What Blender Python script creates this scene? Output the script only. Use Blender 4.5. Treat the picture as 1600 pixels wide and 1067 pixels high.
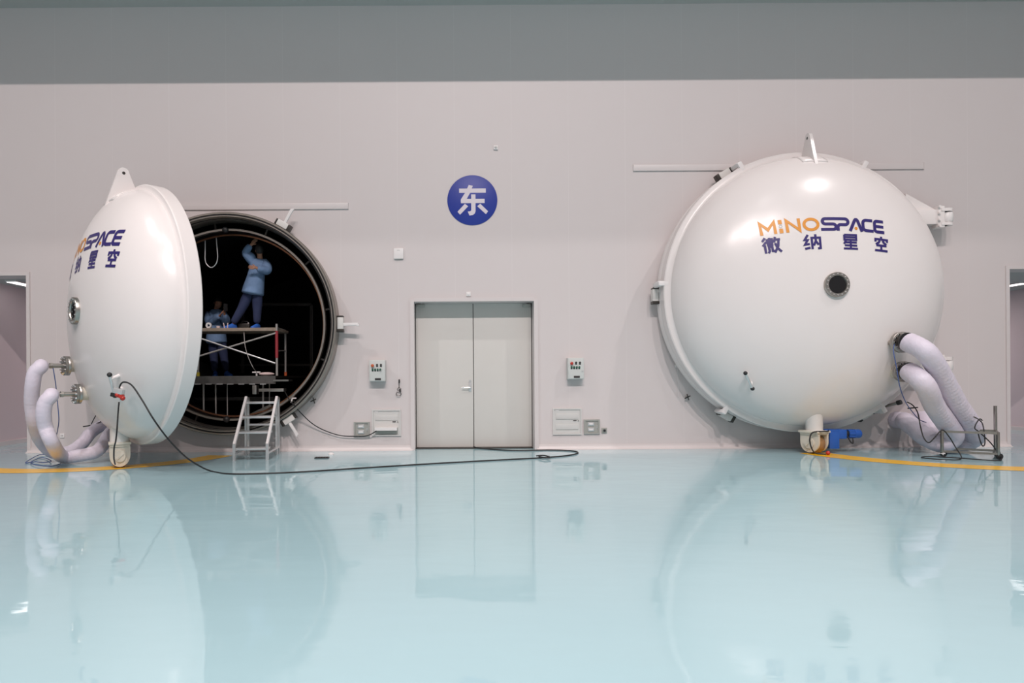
import bpy, bmesh, math, random
from mathutils import Vector, Matrix
random.seed(7)
C = bpy.context.scene.collection
PI = math.pi
for o in list(bpy.data.objects): bpy.data.objects.remove(o)

# ------------------------------------------------------------------ camera, exposure, lights
S = 92.0                      # pixels per metre on the back wall
F = 1057.9                    # focal length in pixels of a 1600 px wide frame
D = F / S                     # camera distance from the back wall (the wall stands at y = 0)
CAMZ = 1.2507
ROLL = math.radians(0.37)
PX, PY = 713.35, 588.06       # where the camera axis meets the frame
cd = bpy.data.cameras.new('camera'); cam = bpy.data.objects.new('camera', cd); C.objects.link(cam)
cd.sensor_width = 36.0; cd.sensor_fit = 'HORIZONTAL'; cd.lens = F / 1600 * 36
cd.shift_x = (800 - PX) / 1600; cd.shift_y = (PY - 533.5) / 1600
cam.location = (0, -D, CAMZ)
cam.rotation_euler = (Matrix.Rotation(PI / 2, 3, 'X') @ Matrix.Rotation(-ROLL, 3, 'Z')).to_euler()
cd.clip_start = 0.05; cd.clip_end = 200
bpy.context.scene.camera = cam

vs = bpy.context.scene.view_settings
vs.view_transform = 'Standard'; vs.look = 'None'; vs.gamma = 1; vs.use_curve_mapping = False
vs.exposure = -2.62
w = bpy.data.worlds.new('hall_air'); bpy.context.scene.world = w; w.use_nodes = True
w.node_tree.nodes['Background'].inputs[0].default_value = (1.0, 0.96, 0.95, 1)
w.node_tree.nodes['Background'].inputs[1].default_value = 0.02

LIGHT_COL = (1.0, 0.868, 0.85)
def disc_light(name, loc, power, size, target=None, color=LIGHT_COL):
    l = bpy.data.lights.new(name, 'AREA'); l.shape = 'DISK'; l.size = size; l.energy = power; l.color = color
    o = bpy.data.objects.new(name, l); C.objects.link(o); o.location = loc
    if target:
        o.rotation_euler = (Vector(target) - Vector(loc)).to_track_quat('-Z', 'Y').to_euler()
    return o
HIGH_Y, HIGH_Z = -20.0, 17.75
SPOT_P = 8600
for x, p in ((-9.0, 1200), (-3.6, 8800), (0.9, 15500), (5.4, 9200), (10.8, 1200)):
    disc_light('high_bay_light', (x, HIGH_Y, HIGH_Z), p, 0.5)
def spot_light(name, loc, power, half, color=(1.0, 0.94, 0.925)):
    l = bpy.data.lights.new(name, 'SPOT'); l.energy = power; l.color = color
    l.spot_size = 2 * math.radians(half); l.spot_blend = 0.45; l.shadow_soft_size = 0.2
    o = bpy.data.objects.new(name, l); C.objects.link(o); o.location = loc
    return o
for x in (-6.9, -3.0, 0.9, 4.8, 8.7):          # the row nearer the wall, shaded so that its beams stop half-way up the wall
    spot_light('high_bay_spot', (x, -11.0, HIGH_Z), SPOT_P * (0.5 if abs(x - 0.9) > 6 else 1), 38.0)
for x, tx in ((12.2, 4.2), (-10.6, -2.0)):     # lamps at the far ends of the hall, turned towards the middle
    o = spot_light('end_bay_spot', (x, -8.0, HIGH_Z), 17000, 19.0); o.data.spot_blend = 1.0
    o.rotation_euler = (Vector((tx, 0, 0.3)) - o.location).to_track_quat('-Z', 'Y').to_euler()

# ------------------------------------------------------------------ from the frame into the hall
def ray(px, py):
    dx, dy = px - PX, py - PY
    c, s = math.cos(ROLL), math.sin(ROLL)
    return Vector(((dx * c - dy * s) / F, 1.0, -(dx * s + dy * c) / F))
def P(px, py, y=0.0):         # the point at depth y behind the wall plane
    return Vector((0, -D, CAMZ)) + ray(px, py) * (D + y)
def FL(px, py, z=0.0):        # the point on the floor
    r = ray(px, py)
    return Vector((0, -D, CAMZ)) + r * ((z - CAMZ) / r.z)

# ------------------------------------------------------------------ materials
def lin(c):
    return tuple(((v / 255) / 12.92 if v / 255 <= 0.04045 else ((v / 255 + 0.055) / 1.055) ** 2.4) for v in c)
def mat(name, rgb, rough=0.5, metal=0.0, bump=0.0, bscale=20.0, vary=0.0, vscale=4.0, coat=0.0, spec=0.5, linear=False):
    m = bpy.data.materials.new(name); m.use_nodes = True
    nt = m.node_tree; b = nt.nodes['Principled BSDF']
    col = tuple(rgb) if linear else lin(rgb)
    b.inputs['Base Color'].default_value = (*col, 1)
    b.inputs['Roughness'].default_value = rough; b.inputs['Metallic'].default_value = metal
    b.inputs['Specular IOR Level'].default_value = spec
    if coat: b.inputs['Coat Weight'].default_value = coat; b.inputs['Coat Roughness'].default_value = 0.08
    tc = nt.nodes.new('ShaderNodeTexCoord')
    if vary:
        n = nt.nodes.new('ShaderNodeTexNoise'); n.inputs['Scale'].default_value = vscale; n.inputs['Detail'].default_value = 4
        nt.links.new(tc.outputs['Object'], n.inputs['Vector'])
        mx = nt.nodes.new('ShaderNodeMix'); mx.data_type = 'RGBA'
        mx.inputs['A'].default_value = (*[v * (1 - vary) for v in col], 1)
        mx.inputs['B'].default_value = (*[min(1, v * (1 + vary)) for v in col], 1)
        nt.links.new(n.outputs['Fac'], mx.inputs['Factor']); nt.links.new(mx.outputs['Result'], b.inputs['Base Color'])
    if bump:
        n = nt.nodes.new('ShaderNodeTexNoise'); n.inputs['Scale'].default_value = bscale; n.inputs['Detail'].default_value = 3
        nt.links.new(tc.outputs['Object'], n.inputs['Vector'])
        bp = nt.nodes.new('ShaderNodeBump'); bp.inputs['Strength'].default_value = bump; bp.inputs['Distance'].default_value = 0.02
        nt.links.new(n.outputs['Fac'], bp.inputs['Height']); nt.links.new(bp.outputs['Normal'], b.inputs['Normal'])
    return m
M = {}
M['paint'] = mat('white_enamel', (0.80, 0.755, 0.74), 0.25, vary=0.015, vscale=2, bump=0.03, bscale=2.0, linear=True)
M['paint_grey'] = mat('off_white_paint', (0.70, 0.68, 0.65), 0.4, vary=0.06, linear=True)
M['cream'] = mat('cream_paint', (0.66, 0.62, 0.53), 0.4, vary=0.08, linear=True)
M['steel'] = mat('stainless_steel', (0.42, 0.40, 0.37), 0.32, metal=1.0, vary=0.1, vscale=8, linear=True)
M['flange_steel'] = mat('machined_flange_steel', (0.36, 0.325, 0.29), 0.36, metal=0.9, vary=0.06, linear=True)
M['alu'] = mat('brushed_aluminium', (0.72, 0.72, 0.72), 0.36, metal=0.8, vary=0.05, linear=True)
M['chrome'] = mat('bright_chrome', (0.75, 0.75, 0.75), 0.15, metal=1.0, linear=True)
M['black'] = mat('black_coating', (0.006, 0.006, 0.007), 0.55, linear=True, spec=0.25)
M['shroud'] = mat('black_shroud', (0.0045, 0.0045, 0.005), 0.6, linear=True, spec=0.15)
M['rubber'] = mat('black_rubber', (0.014, 0.014, 0.015), 0.5, linear=True)
M['dark_metal'] = mat('dark_frame_metal', (0.06, 0.055, 0.05), 0.4, metal=0.6, linear=True)
M['wrap'] = mat('white_wrap_tape', (0.70, 0.65, 0.745), 0.5, vary=0.06, vscale=10, bump=0.25, bscale=40, linear=True)
M['wrap_end'] = mat('cloth_wrap', (0.55, 0.51, 0.55), 0.7, vary=0.08, linear=True)
M['blue_wire'] = mat('blue_wire', (0.05, 0.09, 0.25), 0.5, linear=True)
M['motor'] = mat('blue_motor_enamel', (0.02, 0.10, 0.42), 0.35, vary=0.1, linear=True)
M['logo_blue'] = mat('navy_vinyl', (0.028, 0.018, 0.145), 0.4, linear=True)
M['logo_orange'] = mat('orange_vinyl', (0.74, 0.29, 0.03), 0.4, linear=True)
M['sign_blue'] = mat('sign_blue', (0.012, 0.035, 0.30), 0.45, linear=True)
M['sign_white'] = mat('sign_white', (0.72, 0.66, 0.72), 0.5, linear=True)
M['yellow'] = mat('yellow_floor_paint', (0.88, 0.49, 0.02), 0.25, vary=0.06, vscale=6, linear=True)
M['door'] = mat('door_paint', (0.66, 0.64, 0.605), 0.35, vary=0.015, linear=True)
M['frame'] = mat('door_frame_paint', (0.67, 0.62, 0.612), 0.4, linear=True)
M['box'] = mat('control_box_paint', (0.60, 0.62, 0.60), 0.4, linear=True)
M['panel'] = mat('wall_panel_paint', (0.62, 0.61, 0.59), 0.45, linear=True)
M['zinc'] = mat('grey_zinc', (0.40, 0.40, 0.37), 0.45, metal=0.3, linear=True)
M['white'] = mat('white_plastic', (0.80, 0.77, 0.76), 0.4, linear=True)
M['red'] = mat('red_plastic', (0.45, 0.03, 0.02), 0.35, linear=True)
M['orange_red'] = mat('orange_red_plastic', (0.5, 0.10, 0.03), 0.4, linear=True)
M['green'] = mat('green_button', (0.01, 0.10, 0.06), 0.4, linear=True)
M['dark_btn'] = mat('dark_button', (0.035, 0.03, 0.03), 0.4, linear=True)
M['glass'] = mat('dark_viewport_glass', (0.006, 0.006, 0.007), 0.06, linear=True)
M['wheel'] = mat('stained_polyurethane', (0.30, 0.17, 0.07), 0.45, vary=0.3, vscale=12, linear=True)
M['coat'] = mat('blue_lab_coat', (0.165, 0.265, 0.44), 0.8, bump=0.5, bscale=14, linear=True)
M['trousers'] = mat('navy_trousers', (0.022, 0.032, 0.085), 0.85, linear=True)
M['shoe_cover'] = mat('blue_shoe_cover', (0.03, 0.14, 0.55), 0.6, linear=True)
M['skin'] = mat('skin', (0.42, 0.21, 0.13), 0.55, linear=True)
M['hair'] = mat('black_hair', (0.012, 0.010, 0.009), 0.6, linear=True)
M['plank'] = mat('scaffold_plank', (0.28, 0.22, 0.17), 0.6, vary=0.3, vscale=20, linear=True)
M['dark_steel'] = mat('weathered_steel', (0.10, 0.095, 0.09), 0.5, metal=0.4, vary=0.3, vscale=12, linear=True)
M['scaf'] = mat('galvanised_tube', (0.40, 0.38, 0.36), 0.4, metal=0.5, linear=True)
M['scaf_red'] = mat('red_painted_tube', (0.30, 0.03, 0.04), 0.4, linear=True)
M['pink'] = mat('pale_cloth', (0.70, 0.55, 0.53), 0.7, linear=True)
M['yellow_clip'] = mat('yellow_plastic', (0.55, 0.45, 0.04), 0.5, linear=True)

def wall_mat():
    m = bpy.data.materials.new('clean_room_wall_panels'); m.use_nodes = True; nt = m.node_tree; b = nt.nodes['Principled BSDF']
    b.inputs['Roughness'].default_value = 0.5
    tc = nt.nodes.new('ShaderNodeTexCoord'); sp = nt.nodes.new('ShaderNodeSeparateXYZ'); nt.links.new(tc.outputs['Object'], sp.inputs[0])
    a = nt.nodes.new('ShaderNodeMath'); a.operation = 'MULTIPLY_ADD'; a.inputs[1].default_value = 1 / 0.968; a.inputs[2].default_value = 0.02
    nt.links.new(sp.outputs['X'], a.inputs[0])
    fr = nt.nodes.new('ShaderNodeMath'); fr.operation = 'FRACT'; nt.links.new(a.outputs[0], fr.inputs[0])
    lt = nt.nodes.new('ShaderNodeMath'); lt.operation = 'LESS_THAN'; lt.inputs[1].default_value = 0.010; nt.links.new(fr.outputs[0], lt.inputs[0])
    mx = nt.nodes.new('ShaderNodeMix'); mx.data_type = 'RGBA'
    mx.inputs['A'].default_value = (0.650, 0.597, 0.590, 1); mx.inputs['B'].default_value = (0.675, 0.624, 0.616, 1)
    nt.links.new(lt.outputs[0], mx.inputs['Factor']); nt.links.new(mx.outputs['Result'], b.inputs['Base Color'])
    return m
M['wall'] = wall_mat()
M['plain_wall'] = mat('hall_wall_paint', (0.36, 0.35, 0.35), 0.6, linear=True)
M['corridor'] = mat('corridor_wall_paint', (0.66, 0.56, 0.58), 0.6, linear=True)
M['ceiling'] = mat('ceiling_paint', (0.45, 0.46, 0.45), 0.7, linear=True)
def floor_mat():
    m = bpy.data.materials.new('pale_cyan_epoxy'); m.use_nodes = True; nt = m.node_tree; b = nt.nodes['Principled BSDF']
    b.inputs['Roughness'].default_value = 0.06; b.inputs['IOR'].default_value = 1.5; b.inputs['Specular IOR Level'].default_value = 0.32
    tc = nt.nodes.new('ShaderNodeTexCoord')
    n = nt.nodes.new('ShaderNodeTexNoise'); n.inputs['Scale'].default_value = 0.6; n.inputs['Detail'].default_value = 5
    nt.links.new(tc.outputs['Object'], n.inputs['Vector'])
    mx = nt.nodes.new('ShaderNodeMix'); mx.data_type = 'RGBA'
    mx.inputs['A'].default_value = (0.345, 0.525, 0.572, 1); mx.inputs['B'].default_value = (0.39, 0.57, 0.615, 1)
    nt.links.new(n.outputs['Fac'], mx.inputs['Factor']); nt.links.new(mx.outputs['Result'], b.inputs['Base Color'])
    rn = nt.nodes.new('ShaderNodeTexNoise'); rn.inputs['Scale'].default_value = 1.3; rn.inputs['Detail'].default_value = 7; rn.inputs['Roughness'].default_value = 0.65
    rm = nt.nodes.new('ShaderNodeMapping'); rm.inputs['Scale'].default_value = (0.7, 1.4, 1); nt.links.new(tc.outputs['Object'], rm.inputs['Vector']); nt.links.new(rm.outputs[0], rn.inputs['Vector'])
    rr = nt.nodes.new('ShaderNodeMapRange'); rr.inputs['From Min'].default_value = 0.42; rr.inputs['From Max'].default_value = 0.68; rr.inputs['To Min'].default_value = 0.02; rr.inputs['To Max'].default_value = 0.10
    nt.links.new(rn.outputs['Fac'], rr.inputs['Value']); nt.links.new(rr.outputs[0], b.inputs['Roughness'])
    hs = []
    for sc, amp in ((1.6, 0.0030), (5.5, 0.0006)):
        mp = nt.nodes.new('ShaderNodeMapping'); mp.inputs['Scale'].default_value = (0.8, 1.5, 1)
        nt.links.new(tc.outputs['Object'], mp.inputs['Vector'])
        q = nt.nodes.new('ShaderNodeTexNoise'); q.inputs['Scale'].default_value = sc; q.inputs['Detail'].default_value = 2
        nt.links.new(mp.outputs[0], q.inputs['Vector'])
        k = nt.nodes.new('ShaderNodeMath'); k.operation = 'MULTIPLY'; k.inputs[1].default_value = amp; nt.links.new(q.outputs['Fac'], k.inputs[0]); hs.append(k)
    ad = nt.nodes.new('ShaderNodeMath'); nt.links.new(hs[0].outputs[0], ad.inputs[0]); nt.links.new(hs[1].outputs[0], ad.inputs[1])
    bp = nt.nodes.new('ShaderNodeBump'); bp.inputs['Strength'].default_value = 1.0; bp.inputs['Distance'].default_value = 1.0
    nt.links.new(ad.outputs[0], bp.inputs['Height']); nt.links.new(bp.outputs['Normal'], b.inputs['Normal'])
    return m
M['floor'] = floor_mat()

# ------------------------------------------------------------------ mesh helpers
I4 = Matrix.Identity(4)
def frame(origin, xa, ya, za):
    m = Matrix.Identity(4)
    for i, a in enumerate((xa, ya, za)):
        for r in range(3): m[r][i] = a[r]
    for r in range(3): m[r][3] = origin[r]
    return m
def axis_frame(origin, axis):
    a = Vector(axis).normalized(); up = Vector((0, 0, 1)) if abs(a.z) < 0.9 else Vector((0, 1, 0))
    x = up.cross(a).normalized(); y = a.cross(x)
    return frame(origin, x, y, a)
def spline(pts, n=8):
    pts = [Vector(p) for p in pts]
    if len(pts) < 3: return pts
    out = []
    for i in range(len(pts) - 1):
        p0 = pts[max(i - 1, 0)]; p1 = pts[i]; p2 = pts[i + 1]; p3 = pts[min(i + 2, len(pts) - 1)]
        for k in range(n):
            t = k / n
            out.append(0.5 * ((2 * p1) + (p2 - p0) * t + (2 * p0 - 5 * p1 + 4 * p2 - p3) * t * t + (3 * p1 - p0 - 3 * p2 + p3) * t ** 3))
    out.append(pts[-1]); return out
class G:
    """collects shapes into one mesh"""
    def __init__(self, M=None): self.bm = bmesh.new(); self.M = M or I4
    def _v(self, p): return self.bm.verts.new(self.M @ Vector(p))
    def face(self, pts):
        return self.bm.faces.new([self._v(p) for p in pts])
    def box(self, c, s, T=None, bev=0.0):
        T = T or I4; c = Vector(c); vs_ = []
        for x in (-.5, .5):
            for y in (-.5, .5):
                for z in (-.5, .5): vs_.append(self._v(T @ (c + Vector((x * s[0], y * s[1], z * s[2])))))
        fs = [self.bm.faces.new([vs_[i] for i in q]) for q in ((0, 1, 3, 2), (4, 6, 7, 5), (0, 4, 5, 1), (2, 3, 7, 6), (0, 2, 6, 4), (1, 5, 7, 3))]
        if bev:
            es = list({e for f in fs for e in f.edges})
            bmesh.ops.bevel(self.bm, geom=es, offset=bev, segments=2, affect='EDGES', profile=0.6)
        return self
    def bar(self, p0, p1, wx, wy, up=(0, 0, 1), bev=0.0):
        p0, p1 = Vector(p0), Vector(p1); a = (p1 - p0); L = a.length; a.normalize()
        u = Vector(up)
        if abs(u.dot(a)) > 0.97: u = Vector((0, 1, 0))
        x = u.cross(a).normalized(); y = a.cross(x)
        return self.box((0, 0, L / 2), (wx, wy, L), frame(p0, x, y, a), bev)
    def lathe(self, prof, T=None, seg=48, close=False):
        """prof: (radius, height) turned about the frame's z"""
        T = T or I4; rings = []
        for r, h in prof:
            if r < 1e-6: rings.append([self._v(T @ Vector((0, 0, h)))])
            else: rings.append([self._v(T @ Vector((r * math.cos(2 * PI * i / seg), r * math.sin(2 * PI * i / seg), h))) for i in range(seg)])
        pairs = list(zip(rings[:-1], rings[1:]))
        if close: pairs.append((rings[-1], rings[0]))
        for a, b in pairs:
            for i in range(seg):
                j = (i + 1) % seg
                if len(a) == 1 and len(b) == 1: break
                if len(a) == 1: self.bm.faces.new((a[0], b[i], b[j]))
                elif len(b) == 1: self.bm.faces.new((a[i], a[j], b[0]))
                else: self.bm.faces.new((a[i], a[j], b[j], b[i]))
        return self
    def cyl(self, p0, p1, r0, r1=None, seg=20):
        p0, p1 = Vector(p0), Vector(p1); r1 = r0 if r1 is None else r1; L = (p1 - p0).length
        return self.lathe([(0, 0), (r0, 0), (r1, L), (0, L)], axis_frame(p0, p1 - p0), seg)
    def ball(self, c, r, seg=16, sc=(1, 1, 1)):
        T = Matrix.Translation(Vector(c)) @ Matrix.Diagonal((*sc, 1))
        n = seg // 2
        return self.lathe([(r * math.sin(PI * i / n), -r * math.cos(PI * i / n)) for i in range(n + 1)], T, seg)
    def tube(self, pts, r, seg=10, smooth=8, ring=None):
        """ring: function of the distance along the path that scales the radius"""
        ps = spline(pts, smooth) if smooth > 1 else [Vector(p) for p in pts]
        if ring:
            q = [ps[0]]; step = 0.012
            for a, b in zip(ps[:-1], ps[1:]):
                L = (b - a).length; k = max(1, int(L / step))
                for i in range(1, k + 1): q.append(a.lerp(b, i / k))
            ps = q
        t0 = (ps[1] - ps[0]).normalized()
        up = Vector((0, 0, 1)) if abs(t0.z) < 0.9 else Vector((1, 0, 0))
        n = (up - t0 * up.dot(t0)).normalized(); rings = []; d = 0
        for i, p in enumerate(ps):
            t = (ps[min(i + 1, len(ps) - 1)] - ps[max(i - 1, 0)])
            if t.length < 1e-9: t = t0.copy()
            t.normalize(); n = (n - t * n.dot(t)).normalized(); b = t.cross(n)
            if i: d += (p - ps[i - 1]).length
            rr = (r(d) if callable(r) else r) * (ring(d) if ring else 1)
            rings.append([self._v(p + (n * math.cos(2 * PI * k / seg) + b * math.sin(2 * PI * k / seg)) * rr) for k in range(seg)])
        for a, b in zip(rings[:-1], rings[1:]):
            for k in range(seg):
                j = (k + 1) % seg; self.bm.faces.new((a[k], a[j], b[j], b[k]))
        self.bm.faces.new(rings[0][::-1]); self.bm.faces.new(rings[-1])
        return self
    def prism(self, poly, h0, h1, T=None):
        """a 2D outline in the frame's x, y, from height h0 to h1"""
        T = T or I4
        a = [self._v(T @ Vector((x, y, h0))) for x, y in poly]; b = [self._v(T @ Vector((x, y, h1))) for x, y in poly]
        self.bm.faces.new(a[::-1]); self.bm.faces.new(b); n = len(poly)
        for i in range(n): self.bm.faces.new((a[i], a[(i + 1) % n], b[(i + 1) % n], b[i]))
        return self
    def done(self, name, m, parent=None, angle=40):
        bmesh.ops.recalc_face_normals(self.bm, faces=self.bm.faces)
        me = bpy.data.meshes.new(name); self.bm.to_mesh(me); self.bm.free()
        me.materials.append(m)
        me.polygons.foreach_set('use_smooth', [True] * len(me.polygons))
        me.set_sharp_from_angle(angle=math.radians(angle))
        o = bpy.data.objects.new(name, me); C.objects.link(o)
        if parent is not None: attach(o, parent)
        return o
def attach(o, parent):
    o.parent = parent
    if parent.type == 'EMPTY': o.matrix_parent_inverse = Matrix.Translation(-parent.location)
def tag(o, label=None, cat=None, group=None, kind=None):
    if label: o['label'] = label
    if cat: o['category'] = cat
    if group: o['group'] = group
    if kind: o['kind'] = kind
    return o
def thing(name, loc, label, cat, group=None):
    o = bpy.data.objects.new(name, None); C.objects.link(o); o.location = loc; o.empty_display_size = 0.1
    return tag(o, label, cat, group)
def structure(o, label=None):
    o['kind'] = 'structure'
    if label: o['label'] = label
    return o

# ------------------------------------------------------------------ measured layout
AR, ZR, RR = 5.648, 2.581, 2.274          # right chamber: axis x, axis height, flange radius
AL, ZL, RL = -3.834, 2.149, 1.8436        # left chamber
YR = -0.398                               # right door flange, middle
TH = math.radians(46.2)
HINGE_L = Vector((AL - 1.089 * RL, -0.231, ZL))
UL = Vector((math.cos(TH), -math.sin(TH), 0)); NL = Vector((-math.sin(TH), -math.cos(TH), 0))
CL = HINGE_L + UL * 1.089 * RL + NL * 0.092
DOOR_R = frame((AR, YR, ZR), (1, 0, 0), (0, 0, 1), (0, -1, 0))     # door frame: x along the door, y up, z outwards
DOOR_L = frame(CL, UL, (0, 0, 1), NL)
TOPZ = 7.555
OPEN_L, OPEN_R, OPEN_TOP = -7.29, 9.39, 3.01
DX0, DX1, DZ1 = P(647.5, 560).x, P(834.5, 560).x, P(740, 471).z
WT = 0.36                                 # wall thickness, and depth of the door recess

# ------------------------------------------------------------------ the hall
XL, XR_, YB, CZ = -13.0, 15.0, -34.0, 18.0
def wall_with_holes():
    bm = bmesh.new()
    def loop(pts):
        v = [bm.verts.new((x, 0, z)) for x, z in pts]
        return [bm.edges.new((v[i], v[(i + 1) % len(v)])) for i in range(len(v))]
    ed = []
    # outline with the door and the two passages cut from its lower edge
    ed += loop([(-9.6, 0), (-9.6, OPEN_TOP), (OPEN_L, OPEN_TOP), (OPEN_L, 0), (DX0, 0), (DX0, DZ1), (DX1, DZ1), (DX1, 0), (OPEN_R, 0), (OPEN_R, OPEN_TOP), (12.9, OPEN_TOP), (12.9, 0),
                (XR_, 0), (XR_, CZ), (XL, CZ), (XL, 0)])
    for ax, az, r in ((AL, ZL, 1.76), (AR, ZR, 2.1)):
        ed += loop([(ax + r * math.cos(2 * PI * i / 96), az + r * math.sin(2 * PI * i / 96)) for i in range(96)])
    bmesh.ops.triangle_fill(bm, edges=ed, use_beauty=True)
    bmesh.ops.recalc_face_normals(bm, faces=bm.faces)
    if bm.faces[0].normal.y > 0: bmesh.ops.reverse_faces(bm, faces=bm.faces)
    me = bpy.data.meshes.new('wall_back'); bm.to_mesh(me); bm.free(); me.materials.append(M['wall'])
    o = bpy.data.objects.new('wall_back', me); C.objects.link(o)
    so = o.modifiers.new('thickness', 'SOLIDIFY'); so.thickness = WT; so.offset = -1
    return structure(o)
wall_with_holes()
def slab(name, a, b, m):
    a, b = Vector(a), Vector(b)
    return structure(G().box((a + b) / 2, b - a).done(name, m))
slab('floor', (XL, YB, -0.12), (XR_, 9.0, 0), M['floor'])
slab('ceiling', (XL, YB, CZ), (XR_, 0, CZ + 0.1), M['ceiling'])
slab('shading_soffit', (XL, -2.26, TOPZ), (XR_, 0.0, TOPZ + 0.35), M['ceiling'])  # soffit along the wall, its depth set to shade the wall top
slab('wall_left', (XL - 0.2, YB, 0), (XL, 0, CZ), M['plain_wall'])
slab('wall_right', (XR_, YB, 0), (XR_ + 0.2, 0, CZ), M['plain_wall'])
slab('wall_front', (XL, YB - 0.2, 0), (XR_, YB, CZ), M['plain_wall'])
# the passages seen through the openings at both ends of the wall
slab('wall_passage_west', (-8.77, WT, 0), (-8.57, 8.0, 3.05), M['corridor'])
slab('ceiling_passage_west', (-8.77, WT, 3.05), (-5.75, 8.0, 3.15), M['ceiling'])
slab('wall_passage_west_end', (-8.77, 8.0, 0), (-5.75, 8.2, 3.15), M['corridor'])
slab('wall_passage_west_side', (-5.95, WT, 0), (-5.75, 8.0, 3.05), M['corridor'])
slab('wall_passage_east', (12.2, WT, 0), (12.4, 8.0, 3.05), M['corridor'])
slab('ceiling_passage_east', (8.0, WT, 3.05), (12.4, 8.0, 3.15), M['ceiling'])
slab('wall_passage_east_end', (8.0, 8.0, 0), (12.4, 8.2, 3.15), M['corridor'])
slab('wall_passage_east_side', (8.0, WT, 0), (8.2, 8.0, 3.05), M['corridor'])
def panel_light(x, y, sx, sy, power, label):
    r = thing('ceiling_light', (x, y, 3.05), label, 'ceiling light')
    e = bpy.data.materials.new('lit_diffuser'); e.use_nodes = True; nt = e.node_tree; nt.nodes.clear()
    em = nt.nodes.new('ShaderNodeEmission'); em.inputs[0].default_value = (1, .92, .92, 1); em.inputs[1].default_value = power
    nt.links.new(em.outputs[0], nt.nodes.new('ShaderNodeOutputMaterial').inputs[0])
    G().box((x, y, 3.035), (sx + .04, sy + .04, .03)).done('housing', M['white'], r)
    G().box((x, y, 3.018), (sx, sy, .012)).done('diffuser', e, r)
panel_light(-8.08, 1.20, 0.16, 0.8, 22, 'lit strip light in the ceiling of the passage beyond the hoses of the open door')
panel_light(11.25, 2.3, 0.16, 0.8, 22, 'lit strip light in the ceiling of the passage beyond the steel cart')
for x in (-7.1, 10.4):
    l = bpy.data.lights.new('passage_fill_light', 'AREA'); l.size = 0.6; l.energy = 300; l.color = (1, .88, .89); o = bpy.data.objects.new('passage_fill_light', l); C.objects.link(o); o.location = (x, 4.6, 3.03)  # added fill lights, out of view, that brighten the two passages
def cove(name, x0, x1):
    g = G(); n = 8; prof = [(0, 0.075)] + [(-0.055 + 0.055 * math.cos(PI / 2 * i / n), 0.062 - 0.058 * math.sin(PI / 2 * i / n)) for i in range(n + 1)]
    prof = [(0.0, 0.085), (-0.012, 0.085), (-0.014, 0.06), (-0.022, 0.035), (-0.04, 0.014), (-0.075, 0.004), (-0.075, 0.0), (0.0, 0.0)]
    T = frame((x0, 0, 0), (0, 1, 0), (0, 0, 1), (1, 0, 0))
    g.prism(prof, 0, x1 - x0, T)
    return structure(g.done(name, M['frame']))
cove('baseboard_west', OPEN_L, DX0 - 0.04); cove('baseboard_east', DX1 + 0.04, OPEN_R)
slab('baseboard_passage_west', (-8.57, WT, 0), (-8.54, 8.0, 0.08), M['frame'])
slab('baseboard_passage_east', (12.17, WT, 0), (12.2, 8.0, 0.08), M['frame'])
# frames round the passages and the door
def surround(name, x0, x1, z1, wd, dp):
    g = G()
    for x in ((x0,) if x1 is None else (x0, x1)):
        pass
    return g
g = G(); g.box((DX0 - 0.035, -0.012, DZ1 / 2 + 0.02), (0.07, 0.03, DZ1 + 0.04)); g.box((DX1 + 0.035, -0.012, DZ1 / 2 + 0.02), (0.07, 0.03, DZ1 + 0.04))
g.box(((DX0 + DX1) / 2, -0.012, DZ1 + 0.035), (DX1 - DX0, 0.03, 0.07)); structure(g.done('trim_2', M['frame']))
g = G(); g.box((OPEN_L + 0.03, -0.005, OPEN_TOP / 2), (0.06, 0.03, OPEN_TOP)); g.box((OPEN_L - 1.1, -0.005, OPEN_TOP + 0.03), (2.32, 0.03, 0.06)); structure(g.done('trim_3', M['frame']))
g = G(); g.box((OPEN_R - 0.03, -0.005, OPEN_TOP / 2), (0.06, 0.03, OPEN_TOP)); g.box((OPEN_R + 1.7, -0.005, OPEN_TOP + 0.03), (3.52, 0.03, 0.06)); structure(g.done('trim_4', M['frame']))

# double door, set back in its recess
door = thing('door_1', ((DX0 + DX1) / 2, WT, 0), 'pale grey double door recessed between the two round chambers', 'door'); door['kind'] = 'structure'
MX = P(739.5, 560, WT).x
for a, b in ((DX0 + 0.012, MX - 0.006), (MX + 0.006, DX1 - 0.012)):
    G().box(((a + b) / 2, WT - 0.03, DZ1 / 2 + 0.008), (b - a, 0.05, DZ1 - 0.02), bev=0.004).done('leaf', M['door'], door)
g = G(); g.box(((DX0 + DX1) / 2, WT + 0.012, DZ1 / 2), (DX1 - DX0, 0.02, DZ1)); g.done('backing', M['dark_metal'], door)
G().box(((DX0 + DX1) / 2, WT - 0.10, 0.006), (DX1 - DX0 - 0.01, 0.14, 0.012)).done('threshold', M['dark_metal'], door)
hp = P(734.5, 605, WT - 0.06)
G().box((hp.x, WT - 0.06, hp.z + 0.01), (0.045, 0.012, 0.17), bev=0.004).done('lock_plate', M['alu'], door)
h = G(); h.cyl((hp.x, WT - 0.055, hp.z), (hp.x, WT - 0.115, hp.z), 0.011); h.cyl((hp.x, WT - 0.11, hp.z), (hp.x - 0.14, WT - 0.11, hp.z - 0.004), 0.010); h.done('handle', M['chrome'], door)
kp = P(736, 602, WT - 0.06)
G().cyl((hp.x, WT - 0.055, hp.z + 0.11), (hp.x, WT - 0.075, hp.z + 0.11), 0.022).done('keyhole_rose', M['alu'], door)
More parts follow.
